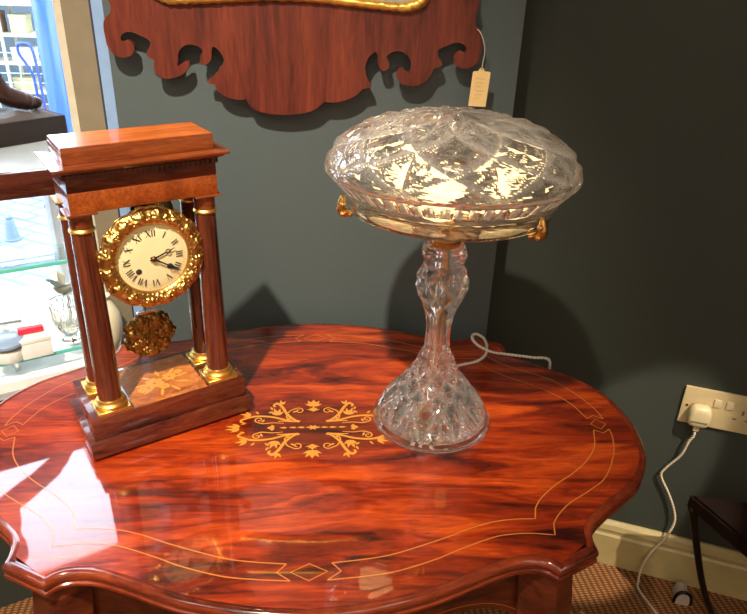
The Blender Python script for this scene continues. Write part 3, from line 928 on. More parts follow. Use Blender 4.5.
# clear glass dish that carries the shade
dish = lathe_obj('gallery_dish', [(.0215, .3890), (.032, .3888), (.05, .3885), (.075, .3882), (.10, .3880), (.12, .3879), (.140, .3878), (.1500, .3885), (.1535, .3920), (.1550, .4000), (.1575, .4100), (.1600, .4130), (.1560, .4140), (.1525, .4110), (.1500, .4000), (.1470, .3935), (.139, .3920), (.10, .3922), (.05, .3926), (.0215, .393)], M['crystal_clear'], lamp, n=192, closed=True, angle=30)
for v in dish.data.vertices:                     # star cutting under the dish
    r = math.hypot(v.co.x, v.co.y)
    if .03 < r < .145 and v.co.z < .3906:
        v.co.z += .0022 * groove(math.atan2(v.co.y, v.co.x) * 24 / (2 * PI), .5)
for az in (3.36, -.88, 1.24):
    bm = bmesh.new()
    A = Matrix.Rotation(az, 4, 'Z')
    pts = [Vector((.1565 * math.cos(q), .1565 * math.sin(q), .3885)) for q in (-.09, -.06, -.03, 0, .03, .06, .09)]
    add_tube(bm, [A @ p for p in pts], [.002, .0032, .0042, .0048, .0042, .0032, .002], 10)
    pts = [(.150, 0, .3855), (.158, 0, .3858), (.1645, 0, .389), (.1675, 0, .395), (.1665, 0, .402), (.1645, 0, .410), (.1650, 0, .415)]
    add_tube(bm, [A @ Vector(p) for p in pts], [.003, .0045, .0062, .0068, .0060, .0050, .003], 12)
    for yy in (-.0075, 0, .0075):
        s = bmesh.new(); bmesh.ops.create_uvsphere(s, u_segments=12, v_segments=8, radius=.0040)
        merge(bm, s, A @ Matrix.Translation((.166, yy, .3885)))
    for yy in (-.005, .005):
        s = bmesh.new(); bmesh.ops.create_uvsphere(s, u_segments=12, v_segments=8, radius=.0048)
        merge(bm, s, A @ Matrix.Translation((.1655, yy, .402)))
    bm_obj('bracket', bm, M['brass'], lamp, smooth=True)
# bulbs under the dome, on brass arms
for az in (2.75, -1.9, -.35):
    c, s_ = math.cos(az), math.sin(az)
    hb = tube_obj('bulb_holder', [(.006 * c, .006 * s_, .418), (.030 * c, .030 * s_, .424), (.050 * c, .050 * s_, .428)], [.005, .007, .012], M['brass'], fit, seg=12)
    A = Matrix.Translation((.050 * c, .050 * s_, .428)) @ Matrix.Rotation(az, 4, 'Z') @ Matrix.Rotation(math.radians(78), 4, 'Y')
    lathe_obj('bulb', [(.0, 0), (.012, 0), (.015, .010), (.025, .024), (.0300, .042), (.027, .060), (.016, .072), (0, .077)], M['bulb'], fit, n=28, mat4=A)
# cut dome shade
NT, NP = 336, 60
RZ, RR, HH = .4500, .1865, .0790
verts, faces = [], []
def dome(ph, th):
    s, c = math.sin(ph), math.cos(ph)
    t = ph / (PI / 2)
    u = th * 9 / (2 * PI)
    e = min(1, (1 - t) * 10) * min(1, t * 5)
    fan = 2.1 * t ** 1.2
    d = .0062 * max(groove(u + fan, .24), groove(u - fan, .24))                     # big crossing mitre cuts
    d = max(d, .0046 * groove(u, .17) * (t > .15))
    d = max(d, .0042 * groove(t * 3.0 + .12 * tri(2 * u), .15))
    d = max(d, .0030 * groove(4 * u + 2 * fan, .34) * (.52 < t < .80))                 # fans of short cuts
    dm = d * e
    cell = max(groove(2 * u + 2 * fan, .5), groove(2 * u - 2 * fan, .5))
    d = max(d, .0042 * cell - .0006)
    d *= e
    r = RR * s ** .92 - d * s; z = RZ + HH * c ** 1.0 - d * c * 1.1
    return r, z, dm
cutv = []
for i in range(NT):
    th = 2 * PI * i / NT
    col = []
    for k in range(NP + 1):
        ph = .02 + (PI / 2 - .02) * k / NP
        r, z, d = dome(ph, th); col.append((r, z)); cutv.append(min(1, d / .014))
    fl = .0062 * groove(th * 60 / (2 * PI), .42)
    col += [(.1868, .4470), (.1855 , .4445), (.1835 - fl * .6, .4420), (.1790 - fl, .4375), (.1735 - fl, .4315), (.1690 - fl * .7, .4265), (.1670, .4245), (.1640, .4215), (.1610, .4150), (.1575, .4150), (.1590, .4220), (.1650, .4300), (.1730, .4400), (.1775, .4480)]
    for k in range(NP, -1, -2):
        ph = .02 + (PI / 2 - .02) * k / NP
        col.append((.1775 * math.sin(ph) ** .92, .4490 + .0695 * math.cos(ph)))
    rest = [.1] * (len(col) - NP - 1)
    for q in (2, 3, 4, 5): rest[q] = 1 if fl > .0024 else 0
    cutv += rest
    for r, z in col: verts.append((r * math.cos(th), r * math.sin(th), z))
K = len(col)
for i in range(NT):
    j = (i + 1) % NT
    for k in range(K - 1):
        faces.append((i * K + k, j * K + k, j * K + k + 1, i * K + k + 1))
faces.append(tuple(i * K for i in range(NT))); faces.append(tuple(i * K + K - 1 for i in range(NT)))
o = mesh_obj('dome_shade', verts, faces, M['crystal'], lamp)
set_attr(o, 'cut', cutv)
# flex from the foot, looping once and leaving over the back of the table (lamp-local)
lx, ly = .2062, .0241
cord_pts = [(.252, .118, .022), (.262, .172, .006), (.285, .189, .0048), (.321, .203, .0048), (.345, .226, .0048), (.357, .262, .0055), (.357, .292, .007), (.345, .304, .011), (.333, .296, .014), (.329, .276, .014), (.338, .252, .0125), (.362, .2395, .006), (.395, .2305, .0048), (.420, .2245, .0048), (.445, .217, .0052), (.466, .215, .0052), (.4775, .217, -.004), (.481, .219, -.03), (.482, .22, -.08)]
cp = spline([(x - lx, y - ly, z) for x, y, z in cord_pts], 8)
bm = bmesh.new(); add_tube(bm, cp, .0020, 6, twist=420, strands=2)
bm_obj('flex_cord', bm, M['flex_pale'], lamp, smooth=True)

# ------------------------------------------------------------------ mirror on the back wall
mirror = thing('wall_mirror', 'mahogany fretwork mirror with gilt inner border hanging on the teal wall', 'mirror', tuple(PB(-.0611, .031) + Vector((0, 0, TZ + .4456))), math.atan2(E_B.y, E_B.x))
ro = [(0, .0), (.0180, .0022), (.0330, .0050), (.0500, .0110), (.0640, .0240), (.0672, .0272), (.0801, .0246), (.1007, .0277), (.1211, .0358), (.1353, .0462), (.1372, .0522), (.1525, .0541), (.1575, .0577), (.1501, .0663), (.1436, .0807), (.1431, .0976), (.1508, .1121), (.162, .1205), (.1657, .1149), (.1663, .0983), (.1717, .0874), (.1799, .0857), (.1883, .0908), (.1878, .1023), (.181, .1097), (.1872, .1179), (.202, .1226), (.2172, .1189), (.2279, .1073), (.2287, .093), (.2243, .0822), (.2189, .0869), (.2135, .0935), (.206, .0923), (.2013, .0834), (.2045, .0704), (.2177, .0615), (.2383, .0591), (.2558, .067), (.2667, .0796), (.2708, .0933), (.2818, .0955), (.2873, .1034), (.2806, .1113), (.2759, .1207), (.2793, .1288), (.2915, .1329), (.3011, .1379), (.3134, .1406), (.3263, .1363), (.3307, .127), (.3261, .1222), (.3196, .1267), (.3123, .1241), (.3064, .1168), (.3073, .1059), (.3173, .0966), (.3328, .0937), (.3474, .1004), (.3562, .1136), (.3575, .1302), (.3586, .149), (.3543, .1618), (.3431, .1693), (.3395, .1806), (.3433, .192), (.3470, .2033), (.3430, .215), (.3380, .225), (.3380, .44)]
def chaikin(p, k=1):
    for _ in range(k):
        q = [p[0]]
        for a, b in zip(p, p[1:]):
            q.append((a[0] * .75 + b[0] * .25, a[1] * .75 + b[1] * .25)); q.append((a[0] * .25 + b[0] * .75, a[1] * .25 + b[1] * .75))
        q.append(p[-1]); p = q
    return p
rs = chaikin(ro, 2)
def skew(h): return .0275 * min(1, max(0, h) / .095) * (1 if h < .62 else 1)
poly = [(x + (.015 if x > 0 else 0), y) for x, y in rs] + [(2 * skew(y) - (x + .015), y) for x, y in rs[::-1]][:-1]
# poly runs bottom centre -> right -> top, then top -> left -> bottom
v = [(x, -.006, z) for x, z in poly] + [(x, .006, z) for x, z in poly]
n = len(poly)
f = [tuple(range(n)), tuple(range(n, 2 * n))[::-1]] + [(i, (i + 1) % n, n + (i + 1) % n, n + i) for i in range(n)]
o = mesh_obj('fretwork_frame', v, f, M['mahogany'], mirror)
# gilt carved slip: relief band round the glass, with bowed lower edge
gx, gz0, gz1 = .258, .1935, .33
def gilt_line(inset):
    pts = []
    hw = gx - inset
    lo = [(0, gz0 + .007), (.04, gz0 + .0065), (.08, gz0 + .004), (.12, gz0 + .001), (.16, gz0 - .002), (.19, gz0 - .004), (.215, gz0 - .004), (.235, gz0 + .002), (.246, gz0 + .012), (.250, gz0 + .026), (.250, gz0 + .06)]
    lo = [(x * hw / gx, z + inset) for x, z in lo]
    s = [(p.x, p.y) for p in spline([(x, z, 0) for x, z in lo], 5)]
    return s + [(hw, gz1 - inset)]
bm = bmesh.new()
levels = [(0, -.006), (.0, -.010), (.004, -.0145), (.0085, -.0165), (.0125, -.013), (.0150, -.008)]
rows = []
for k, (ins, y) in enumerate(levels):
    g = gilt_line(ins); g = [(x + .021, z) for x, z in g] + [(.021 - x, z) for x, z in g[::-1]][:-1]
    row = []
    for i, (x, z) in enumerate(g):
        wob = (.0022 * math.sin(i * 1.9 + k) + .0018 * math.sin(i * 3.7 + 2 * k)) if 0 < k < 5 else 0
        row.append(bm.verts.new((x, y - abs(wob), z - (.0016 * abs(math.sin(i * 1.1)) if k < 3 else 0))))
    rows.append(row)
for a, b in zip(rows, rows[1:]):
    m = len(a)
    for i in range(m):
        bm.faces.new((a[i], a[(i + 1) % m], b[(i + 1) % m], b[i]))
bm_obj('gilt_border', bm, M['gesso_gilt'], mirror, smooth=True)
g = gilt_line(.0145); g = [(x + .021, z) for x, z in g] + [(.021 - x, z) for x, z in g[::-1]][:-1]
m = len(g)
mesh_obj('mirror_glass', [(x, -.0075, z) for x, z in g], [tuple(range(m))], M['mirror'], mirror)

# price tag hanging from the mirror's right shoulder
tg = thing('price_tag', 'buff card price tag on string hanging from right side of the mirror', 'tag', tuple(PB(.3137, .043) + Vector((0, 0, TZ + .4740))), math.atan2(E_B.y, E_B.x) + .05)
card = [(-.0185, 0), (.0150, -.0012), (.0180, .060), (.0170, .0625), (.0065, .0635), (.0042, .0690), (-.0022, .0692), (-.0055, .0638), (-.0140, .0632), (-.0155, .060)]
n = len(card)
mesh_obj('card', [(x, -.0006, z) for x, z in card] + [(x, .0006, z) for x, z in card], [tuple(range(n)), tuple(range(n, 2 * n))[::-1]] + [(i, (i + 1) % n, n + (i + 1) % n, n + i) for i in range(n)], M['tag'], tg)
bm = bmesh.new()
rnd = random.Random(5)
for row in range(6):                         # illegible faded handwriting
    z = .050 - row * .0072
    x = -.010
    pts = []
    while x < .009 - (row % 3) * .003:
        pts.append((x, z + rnd.uniform(-.0016, .0016))); x += .0013
    for a, b in zip(pts, pts[1:]):
        vs = [bm.verts.new((q[0], -.0009, q[1] + s)) for q, s in ((a, .0003), (a, -.0003), (b, -.0003), (b, .0003))]
        bm.faces.new(vs)
bm_obj('handwriting', bm, M['ink'], tg, recalc=False)
tube_obj('string_loop', [tuple(p) for p in spline([(-.014, .012, .137), (-.009, -.006, .130), (-.002, -.008, .115), (.002, -.006, .098), (.001, -.003, .080), (.0008, -.001, .0665)], 6)], .0012, M['string'], tg, seg=6)

# ------------------------------------------------------------------ socket, plug and flex on the right wall
RA = math.atan2(E_R.y, E_R.x)
def RU(x, y): return (Vector((x, y, 0)) - O_R).dot(E_R)
# plate: lower-left corner at u=-.069.. ; height .100
U0, Z0 = RU(.860, .3385), TZ - .2405
sock = thing('double_wall_socket', 'cream double wall socket with switches on the dark green wall', 'socket', tuple(PR(U0, 0) + Vector((0, 0, Z0))), RA)
box_obj('faceplate', 0, .168, -.0075, -.0003, 0, .0995, M['plastic'], sock, bev=.003)
for x in (.066, .092):
    box_obj('switch', x, x + .016, -.0105, -.0070, .058, .079, M['plastic_shade'], sock, bev=.002)
bm = bmesh.new()
for x, z, w, h in ((.131, .055, .005, .012), (.117, .036, .009, .004), (.143, .036, .009, .004)):
    add_box(bm, x - w / 2, x + w / 2, -.0079, -.0070, z - h / 2, z + h / 2)
bm_obj('pin_slots', bm, M['slot'], sock)
for x in (.012, .156):
    lathe_obj('fixing_screw', [(0, -.0004), (.003, 0), (.003, .001), (0, .001)], M['brass'], sock, n=14, mat4=Matrix.Translation((x, -.0078, .050)) @ Matrix.Rotation(PI / 2, 4, 'X'))
plug = thing('mains_plug', 'cream plug with twisted flex trailing from wall socket down to the carpet', 'plug', tuple(PR(U0 + .042, .0) + Vector((0, 0, Z0 + .033))), RA)
bm = bmesh.new()
# rounded plug body, flat-faced towards the room
sec = []
for k in range(40):
    a = 2 * PI * k / 40; c_, s_ = math.cos(a), math.sin(a)
    ex = .55
    sec.append((math.copysign(abs(c_) ** ex, c_), math.copysign(abs(s_) ** (ex if s_ < 0 else .85), s_)))
prev = None
for y, k in ((-.0078, 1), (-.020, 1), (-.027, .93), (-.031, .80), (-.0325, .55)):
    ring = [bm.verts.new((x * .0255 * k, y, z * .029 * k)) for x, z in sec]
    if prev:
        for i in range(40): bm.faces.new((prev[i], prev[(i + 1) % 40], ring[(i + 1) % 40], ring[i]))
    else: bm.faces.new(ring)
    prev = ring
bm.faces.new(prev[::-1])
bm_obj('plug_body', bm, M['plastic_shade'], plug, smooth=True)
box_obj('grip_recess', -.017, .018, -.0336, -.0305, -.0125, -.008, M['slot'], plug, bev=.001)
box_obj('flex_grip', -.007, .007, -.024, -.012, -.042, -.0285, M['plastic'], plug, bev=.003)
cw = [(0, .020, -.046), (-.004, .020, -.062), (-.012, .020, -.085)]
world = [(.893, .325, -.284, .018), (.886, .328, -.331, .014), (.863, .337, -.379, .012), (.859, .339, -.405, .012), (.884, .329, -.452, .012), (.904, .321, -.495, .014), (.913, .317, -.535, .018), (.902, .322, -.585, .026), (.880, .331, -.640, .032), (.868, .336, -.690, .04)]
pts = [PR(U0 + .042, .020) + Vector((0, 0, Z0 - .012)), PR(U0 + .041, .020) + Vector((0, 0, Z0 - .026))]
for x, y, z, o_ in world:
    pts.append(Vector((x, y, TZ + z)) + N_R * o_)
pts += [Vector((.846, .285, .004)), Vector((.838, .262, .0035)), Vector((.845, .225, .0035)), Vector((.857, .170, .0035)), Vector((.880, .10, .0035)), Vector((.86, .02, .0035)), Vector((.75, .08, .0035)), Vector((.66, .20, .0035))]
inv = (Matrix.Translation(plug.location) @ Matrix.Rotation(RA, 4, 'Z')).inverted()
pts = [inv @ p for p in pts]
bm = bmesh.new(); add_tube(bm, spline(pts, 14), .0021, 6, twist=380, strands=2)
bm_obj('flex', bm, M['flex'], plug, smooth=True)

# dark stool just outside the frame on the right; one splayed leg shows
st = thing('mahogany_stool', 'dark mahogany stool in the shadow at the right, slender splayed leg showing', 'stool', (1.13, .02, 0), -.2)
Mi = (Matrix.Translation((1.13, .02, 0)) @ Matrix.Rotation(-.2, 4, 'Z')).inverted()
def sl(x, y, z): return tuple(Mi @ Vector((x, y, z)))
seat_pts = [(.848, .200), (1.40, .06), (1.35, -.22), (.98, -.17)]
bm = bmesh.new()
sp = [sl(x, y, 0) for x, y in seat_pts]
v, f = prism_data([(a[0], a[1]) for a in sp], TZ - .385, TZ - .345)
vs = [bm.verts.new(q) for q in v]
for q in f: bm.faces.new([vs[i] for i in q])
bmesh.ops.bevel(bm, geom=bm.edges[:], offset=.006, segments=2, affect='EDGES')
smooth_angle(bm_obj('seat', bm, M['stool_wood'], st), 40)
def stool_leg(x0, y0, x1, y1):
    P = spline([sl(x0, y0, TZ - .375), sl(x0 + (x1 - x0) * .22, y0 + (y1 - y0) * .22, TZ - .47), sl(x0 + (x1 - x0) * .55, y0 + (y1 - y0) * .55, TZ - .60), sl(x1, y1, 0.001)], 6)
    m = len(P)
    return tube_obj('leg', P, [.0095 - .003 * i / (m - 1) for i in range(m)], M['stool_wood'], st, seg=8)
stool_leg(.858, .188, .985, .140); stool_leg(1.37, .05, 1.44, .05); stool_leg(1.33, -.19, 1.40, -.25); stool_leg(.995, -.15, 1.03, -.20)
# small grey domed thing on the carpet
ds = thing('door_wedge', 'small grey rounded wedge with dark rim on the carpet by the skirting', 'door wedge', (.934, .224, 0), -.3)
bm = bmesh.new()
arch = [(-.020, 0), (-.019, .022), (-.013, .036), (0, .042), (.013, .036), (.019, .022), (.020, 0)]
sp_ = [(q.x, q.y) for q in spline([(x, z, 0) for x, z in arch], 5)]
n = len(sp_)
v = [(x * .82, -.012, z * .86) for x, z in sp_] + [(x * .82, .03, z * .86) for x, z in sp_]
o = mesh_obj('wedge_body', v, [tuple(range(n)), tuple(range(n, 2 * n))[::-1]] + [(i, (i + 1) % n, n + (i + 1) % n, n + i) for i in range(n)], M['castor'], ds)
tube_obj('rim', [(x, -.010, max(z, .004)) for x, z in sp_], .0042, M['black_steel'], ds, seg=8)

# ------------------------------------------------------------------ window display
def wbox(name, label, cat, u0, u1, o0, o1, z0, z1, mat, bev=.002):
    """box laid along the window wall: u along, o outwards"""
    c = PW((u0 + u1) / 2, 0)
    a = math.atan2(-E_W.y, -E_W.x)
    t = thing(name, label, cat, (c.x, c.y, z0), a) if label else None
    return t, (u1 - u0) / 2
board = thing('mahogany_display_shelf', 'thick dark mahogany display shelf across the window beside the clock', 'shelf', tuple(PW(.0, 0) + Vector((0, 0, TZ + .281))), math.atan2(-E_W.y, -E_W.x))
# local: x runs along the wall (negative = away from the post), y runs outwards
box_obj('shelf_board', -1.0, -.035, -.004, .46, 0, .052, M['dark_mahogany'], board, bev=.004)
box_obj('sky_sheen_top', -.998, -.038, .006, .458, .0521, .0530, M['sky_sheen_top'], board, bev=0)
box_obj('shelf_support', -1.0, -.96, .05, .40, -.391, -.0005, M['dark_mahogany'], board, bev=.003)
box_obj('shelf_support', -.054, -.036, .30, .44, -.391, -.0005, M['white_paint'], board, bev=.003)
def glass_shelf(z, label, x1=-.048, y0=0.0, y1=.26):
    t = thing('glass_shelf', label, 'shelf', tuple(PW(0, 0) + Vector((0, 0, z))), math.atan2(-E_W.y, -E_W.x), None)
    box_obj('glass_sheet', -.94, x1, y0 + .0035, y1, 0, .008, M['shelf_glass'], t, bev=0)
    box_obj('green_edge', -.94, x1, y0, y0 + .003, 0, .008, M['glass_edge'], t, bev=.0006)
    bm = bmesh.new()
    return t
g1 = glass_shelf(TZ + .1325, 'upper glass shelf with green edge below the mahogany display shelf', y1=.10)
g2 = glass_shelf(TZ - .073, 'lower glass shelf with green edge just above the white sill', y1=.27)
for t, h, zz in ((g2, .0385, -.0385), (g1, .1395, -.1395)):
    for x in (-.90, -.20) if t is g2 else (-.90, -.66):
        lathe_obj('shelf_stud', [(0, zz + .001), (.006, zz + .001), (.006, -.0005), (0, -.0005)], M['steel'], t, n=12, cx=x, cy=.04)
# dark plinth with a bronze figure, of which a foot shows
pz = TZ + .3345
pl_ = thing('bronze_figure', 'bronze figure\'s foot on dark rectangular plinth at the left edge', 'figurine', (-.667, .617, pz), math.atan2(.073, .067))
box_obj('plinth', -.36, .0995, -.05, .085, 0, .049, M['black_marble'], pl_, bev=.003)
bm = bmesh.new()
rnd = random.Random(2)
gxn, gyn = 56, 16
grid = {}
for i in range(gxn + 1):
    for j in range(gyn + 1):
        x = -.352 + .442 * i / gxn; y = -.045 + .125 * j / gyn
        e = min(i, gxn - i, j, gyn - j) / 3
        z = .049 + min(1, e) * (.006 + .008 * (mnoise.noise(Vector((x * 30, y * 30, 0))) + .3))
        grid[i, j] = bm.verts.new((x, y, max(.0492, z)))
for i in range(gxn):
    for j in range(gyn): bm.faces.new((grid[i, j], grid[i + 1, j], grid[i + 1, j + 1], grid[i, j + 1]))
bm_obj('rocky_ground', bm, M['rock'], pl_, smooth=True)
# foot, ankle and shin as one tapering body
bm = bmesh.new()
P = spline([(.066, .014, .070), (.048, .008, .076), (.022, .0, .086), (-.006, -.006, .100), (-.022, -.010, .124), (-.040, -.012, .165), (-.095, -.012, .205), (-.220, -.004, .25)], 6)
rad = [.011, .0165, .0195, .021, .0215, .0205, .0195, .0195, .021, .023, .026, .028, .028]
R_ = [rad[min(int(i * (len(rad) - 1) / (len(P) - 1)), len(rad) - 1)] for i in range(len(P))]
add_tube(bm, P, R_, 14)
s = bmesh.new(); bmesh.ops.create_uvsphere(s, u_segments=14, v_segments=10, radius=.0165)
merge(bm, s, Matrix.Translation((.064, .013, .072)) @ Matrix.Diagonal((1.1, 1.1, .8, 1)))
bm_obj('leg', bm, M['bronze'], pl_, smooth=True)
tube_obj('other_leg', [tuple(q) for q in spline([(-.315, .045, .068), (-.335, .04, .074), (-.345, .03, .10), (-.31, .02, .16), (-.255, .005, .25)], 6)], [.013] * 6 + [.016] * 6 + [.019] * 6 + [.022] * 7, M['bronze'], pl_, seg=12)
lathe_obj('torso', [(0, .235), (.040, .24), (.052, .26), (.050, .30), (.040, .34), (.048, .39), (.046, .42), (.018, .435), (.014, .45), (.024, .465), (.028, .485), (.022, .505), (0, .512)], M['bronze'], pl_, n=24, cx=-.235, cy=.0)
# things on the lower glass shelf
SZ = TZ - .0645
jar = thing('lidded_jar', 'small white jar with pale blue lid on lower glass shelf, beside a red packet', 'jar', (-.648, .345, SZ))
lathe_obj('body', [(0, 0), (.030, 0), (.034, .006), (.034, .030), (.032, .034), (0, .034)], M['paper'], jar, n=32)
lathe_obj('lid', [(.034, .035), (.037, .036), (.037, .042), (.033, .046), (.015, .050), (0, .051)], M['blue_lid'], jar, n=32)
lathe_obj('rim_band', [(.0345, .0305), (.0365, .031), (.0365, .0345), (.0345, .0348)], M['pewter'], jar, n=32, closed=True)
wb = thing('white_box', 'square white box on the lower glass shelf, red packet lying on it', 'box', (-.600, .365, SZ), .5)
box_obj('carton', -.030, .030, -.022, .030, 0, .036, M['paper'], wb, bev=.001)
box_obj('lid', -.0312, .0312, -.0232, .0312, .0365, .046, M['paper'], wb, bev=.001)
rp = tag(box_obj('red_packet', -.026, .024, -.006, .010, 0, .012, M['red'], None, bev=.002, loc=(-.606, .371, SZ + .0465)), 'small bright red packet lying on the white box in the window', 'packet')
rp.rotation_euler = (0, 0, .45)
vs_ = thing('crystal_vase', 'cut crystal vase on the lower glass shelf, half hidden by the clock columns', 'vase', (-.545, .425, SZ))
verts, faces = [], []
prof = [(.022, 0), (.024, .004), (.018, .012), (.022, .022), (.031, .040), (.036, .060), (.038, .085), (.037, .095), (.034, .095), (.034, .084), (.031, .060), (.024, .040), (.010, .026), (.0005, .024)]
NT = 72
for i in range(NT):
    a = 2 * PI * i / NT
    for k, (r, z) in enumerate(prof):
        rr = r - (.0022 * max(groove(i / 6 + z * 60, .35), groove(i / 6 - z * 60, .35)) if 3 < k < 7 else 0)
        verts.append((rr * math.cos(a), rr * math.sin(a), z))
K = len(prof)
for i in range(NT):
    j = (i + 1) % NT
    for k in range(K - 1): faces.append((i * K + k, j * K + k, j * K + k + 1, i * K + k + 1))
faces.append(tuple(i * K for i in range(NT))); faces.append(tuple(i * K + K - 1 for i in range(NT)))
mesh_obj('vase_body', verts, faces, M['crystal_clear'], vs_)
bz = thing('pewter_bird', 'small tarnished metal bird ornament with raised wings, behind the crystal vase', 'ornament', (-.575, .500, SZ))
lathe_obj('stand', [(0, 0), (.020, 0), (.020, .004), (.005, .007), (.004, .080), (0, .080)], M['pewter'], bz, n=20)
bm = bmesh.new()
add_tube(bm, [(-.022, 0, .092), (-.012, 0, .088), (0, 0, .087), (.012, 0, .090), (.020, 0, .098), (.026, 0, .102)], [.003, .009, .012, .010, .006, .002], 12)
bm_obj('body', bm, M['pewter'], bz, smooth=True)
for sy in (-1, 1):
    mesh_obj('wing', [(0, sy * .006, .094), (-.012, sy * .006, .094), (-.030, sy * .018, .120), (-.018, sy * .024, .124), (0, sy * .020, .116), (0, sy * .004, .092), (-.012, sy * .004, .092), (-.030, sy * .016, .118), (-.018, sy * .022, .122), (0, sy * .018, .114)],
             [(0, 1, 2, 3, 4), (9, 8, 7, 6, 5), (0, 5, 6, 1), (1, 6, 7, 2), (2, 7, 8, 3), (3, 8, 9, 4), (4, 9, 5, 0)], M['pewter'], bz)
bk = thing('open_book', 'open white booklet lying at the back of the lower glass shelf', 'book', (-.705, .475, SZ), .35)
for s_ in (-1, 1):
    bm = bmesh.new()
    prev = None
    for k in range(9):
        t = k / 8; x = s_ * .050 * t; z = .002 + .010 * math.sin(PI * min(1, t * 1.3)) * (1 - .6 * t) + .001
        r = [bm.verts.new((x, -.03, 0)), bm.verts.new((x, .03, 0)), bm.verts.new((x, .03, z)), bm.verts.new((x, -.03, z))]
        if prev:
            for q in range(4): bm.faces.new((prev[q], prev[(q + 1) % 4], r[(q + 1) % 4], r[q]))
        else: bm.faces.new(r)
        prev = r
    bm.faces.new(prev[::-1]); bm_obj('pages', bm, M['paper'], bk)
box_obj('pen', -.03, .03, -.003, .003, .0125, .018, M['pewter'], bk, bev=.001)
# cream porcelain vase with pink flowers on the sill, glimpsed through the clock
pv = thing('porcelain_vase', 'cream porcelain vase with pink flowers near its foot, seen through the clock columns', 'vase', (-.4645, .4165 , SILL))
lathe_obj('vase_body', [(0, 0), (.018, 0), (.020, .004), (.013, .014), (.017, .026), (.028, .045), (.034, .070), (.036, .100), (.033, .125), (.022, .145), (.016, .155), (.019, .165), (.017, .165), (.012, .155), (.010, .150), (0, .15)], M['porcelain'], pv, n=40)
pv.location = (-.462, .452 - .045, SILL)
bm = bmesh.new()
for k, (a, z, r) in enumerate(((-1.25, .048, .0295), (-1.9, .040, .0255), (-.8, .036, .0235), (-1.45, .030, .020))):
    for j in range(5):
        b = 2 * PI * j / 5
        s = bmesh.new(); bmesh.ops.create_uvsphere(s, u_segments=8, v_segments=6, radius=.0042)
        merge(bm, s, Matrix.Translation((r * math.cos(a + .12 * math.cos(b)), r * math.sin(a + .12 * math.cos(b)), z + .004 * math.sin(b))))
bm_obj('flower_decoration', bm, M['pink'], pv, smooth=True)

# ------------------------------------------------------------------ street outside
GZ = TZ - .85
bl = thing('street_bollard', 'grey-blue cone-shaped bollard on the pale paving outside the window', 'bollard', (-1.85, 3.03, GZ))
lathe_obj('shaft', [(0, 0), (.046, 0), (.046, .012), (.040, .016), (.024, .125), (.020, .135), (0, .138)], M['bollard'], bl, n=24)
lathe_obj('cap', [(.016, .1385), (.021, .142), (.019, .150), (.010, .155), (0, .156)], M['bollard'], bl, n=20)
bt = thing('blue_wrapped_post', 'tall post wrapped in bright blue tarpaulin outside the window', 'post', (-1.635, 3.55, GZ))
verts, faces = [], []
NT = 40; ZN = 24
for k in range(ZN + 1):
    z = 1.75 * k / ZN
    for i in range(NT):
        a = 2 * PI * i / NT
        r = .056 + .012 * k / ZN + .004 * math.sin(3 * a + z * 5) + .002 * math.sin(7 * a - z * 9)
        verts.append((r * math.cos(a), r * math.sin(a), z))
for k in range(ZN):
    for i in range(NT):
        j = (i + 1) % NT
        faces.append((k * NT + i, k * NT + j, (k + 1) * NT + j, (k + 1) * NT + i))
faces.append(tuple(range(NT))); faces.append(tuple(ZN * NT + i for i in range(NT)))
mesh_obj('tarpaulin', verts, faces, M['blue_tarp'], bt, smooth=True)
tr = thing('hand_trolley', 'blue tubular hand trolley leaning beside the blue wrapped post', 'trolley', (-1.84, 3.80, GZ))
bm = bmesh.new()
hp = [(.04, 0, .12), (.02, 0, .45), (.012, 0, .84), (-.004, 0, 1.005), (-.05, 0, 1.03), (-.085, 0, 1.02), (-.085, 0, .965), (-.05, 0, .90), (-.02, 0, .80), (-.025, 0, .45), (-.010, 0, .12)]
add_tube(bm, spline(hp, 6), .0095, 8)
add_tube(bm, [(-.022, 0, .55), (.022, 0, .57)], .007, 8)
add_tube(bm, [(-.022, 0, .35), (.028, 0, .36)], .007, 8)
bm_obj('tube_frame', bm, M['blue_tube'], tr, smooth=True)
box_obj('toe_plate', -.05, .08, -.16, .0, 0, .012, M['blue_tube'], tr, bev=.002)
for sx in (-.045, .075):
    lathe_obj('wheel', [(0, -.015), (.05, -.015), (.06, -.010), (.06, .010), (.05, .015), (0, .015)], M['black_steel'], tr, n=24, mat4=Matrix.Translation((sx, .035, .0605)) @ Matrix.Rotation(PI / 2, 4, 'Y'))
rk = thing('street_shelf_rack', 'cream shelf rack with wire front standing across the street', 'rack', (-2.42, 4.80, GZ))
bm = bmesh.new()
RXW = .30
bm_up = []
for x, y in ((-.02, 0), (RXW - .02, 0), (-.02, .25), (RXW - .02, .25), (-.45, 0), (-.45, .25)):
    b2 = bmesh.new(); add_box(b2, x - .01, x + .01, y - .01, y + .01, 0, 1.30, .002, 1)
    bm_obj('upright', b2, M['rack'], rk)
shelf_z = (.33, .555, .77, .975, 1.195)
for z in shelf_z:
    box_obj('shelf', -.46, RXW, -.012, .26, z - .012, z + .012, M['rack'], rk, bev=.002)
bm = bmesh.new()
for z in (.40, .47, .63, .70, .85): add_box(bm, -.46, RXW, -.022, -.016, z - .003, z + .003)
for x in (-.33, -.12, .08, .17): add_box(bm, x - .003, x + .003, -.028, -.022, .33, .80)
bm_obj('wire_front', bm, M['wire'], rk)
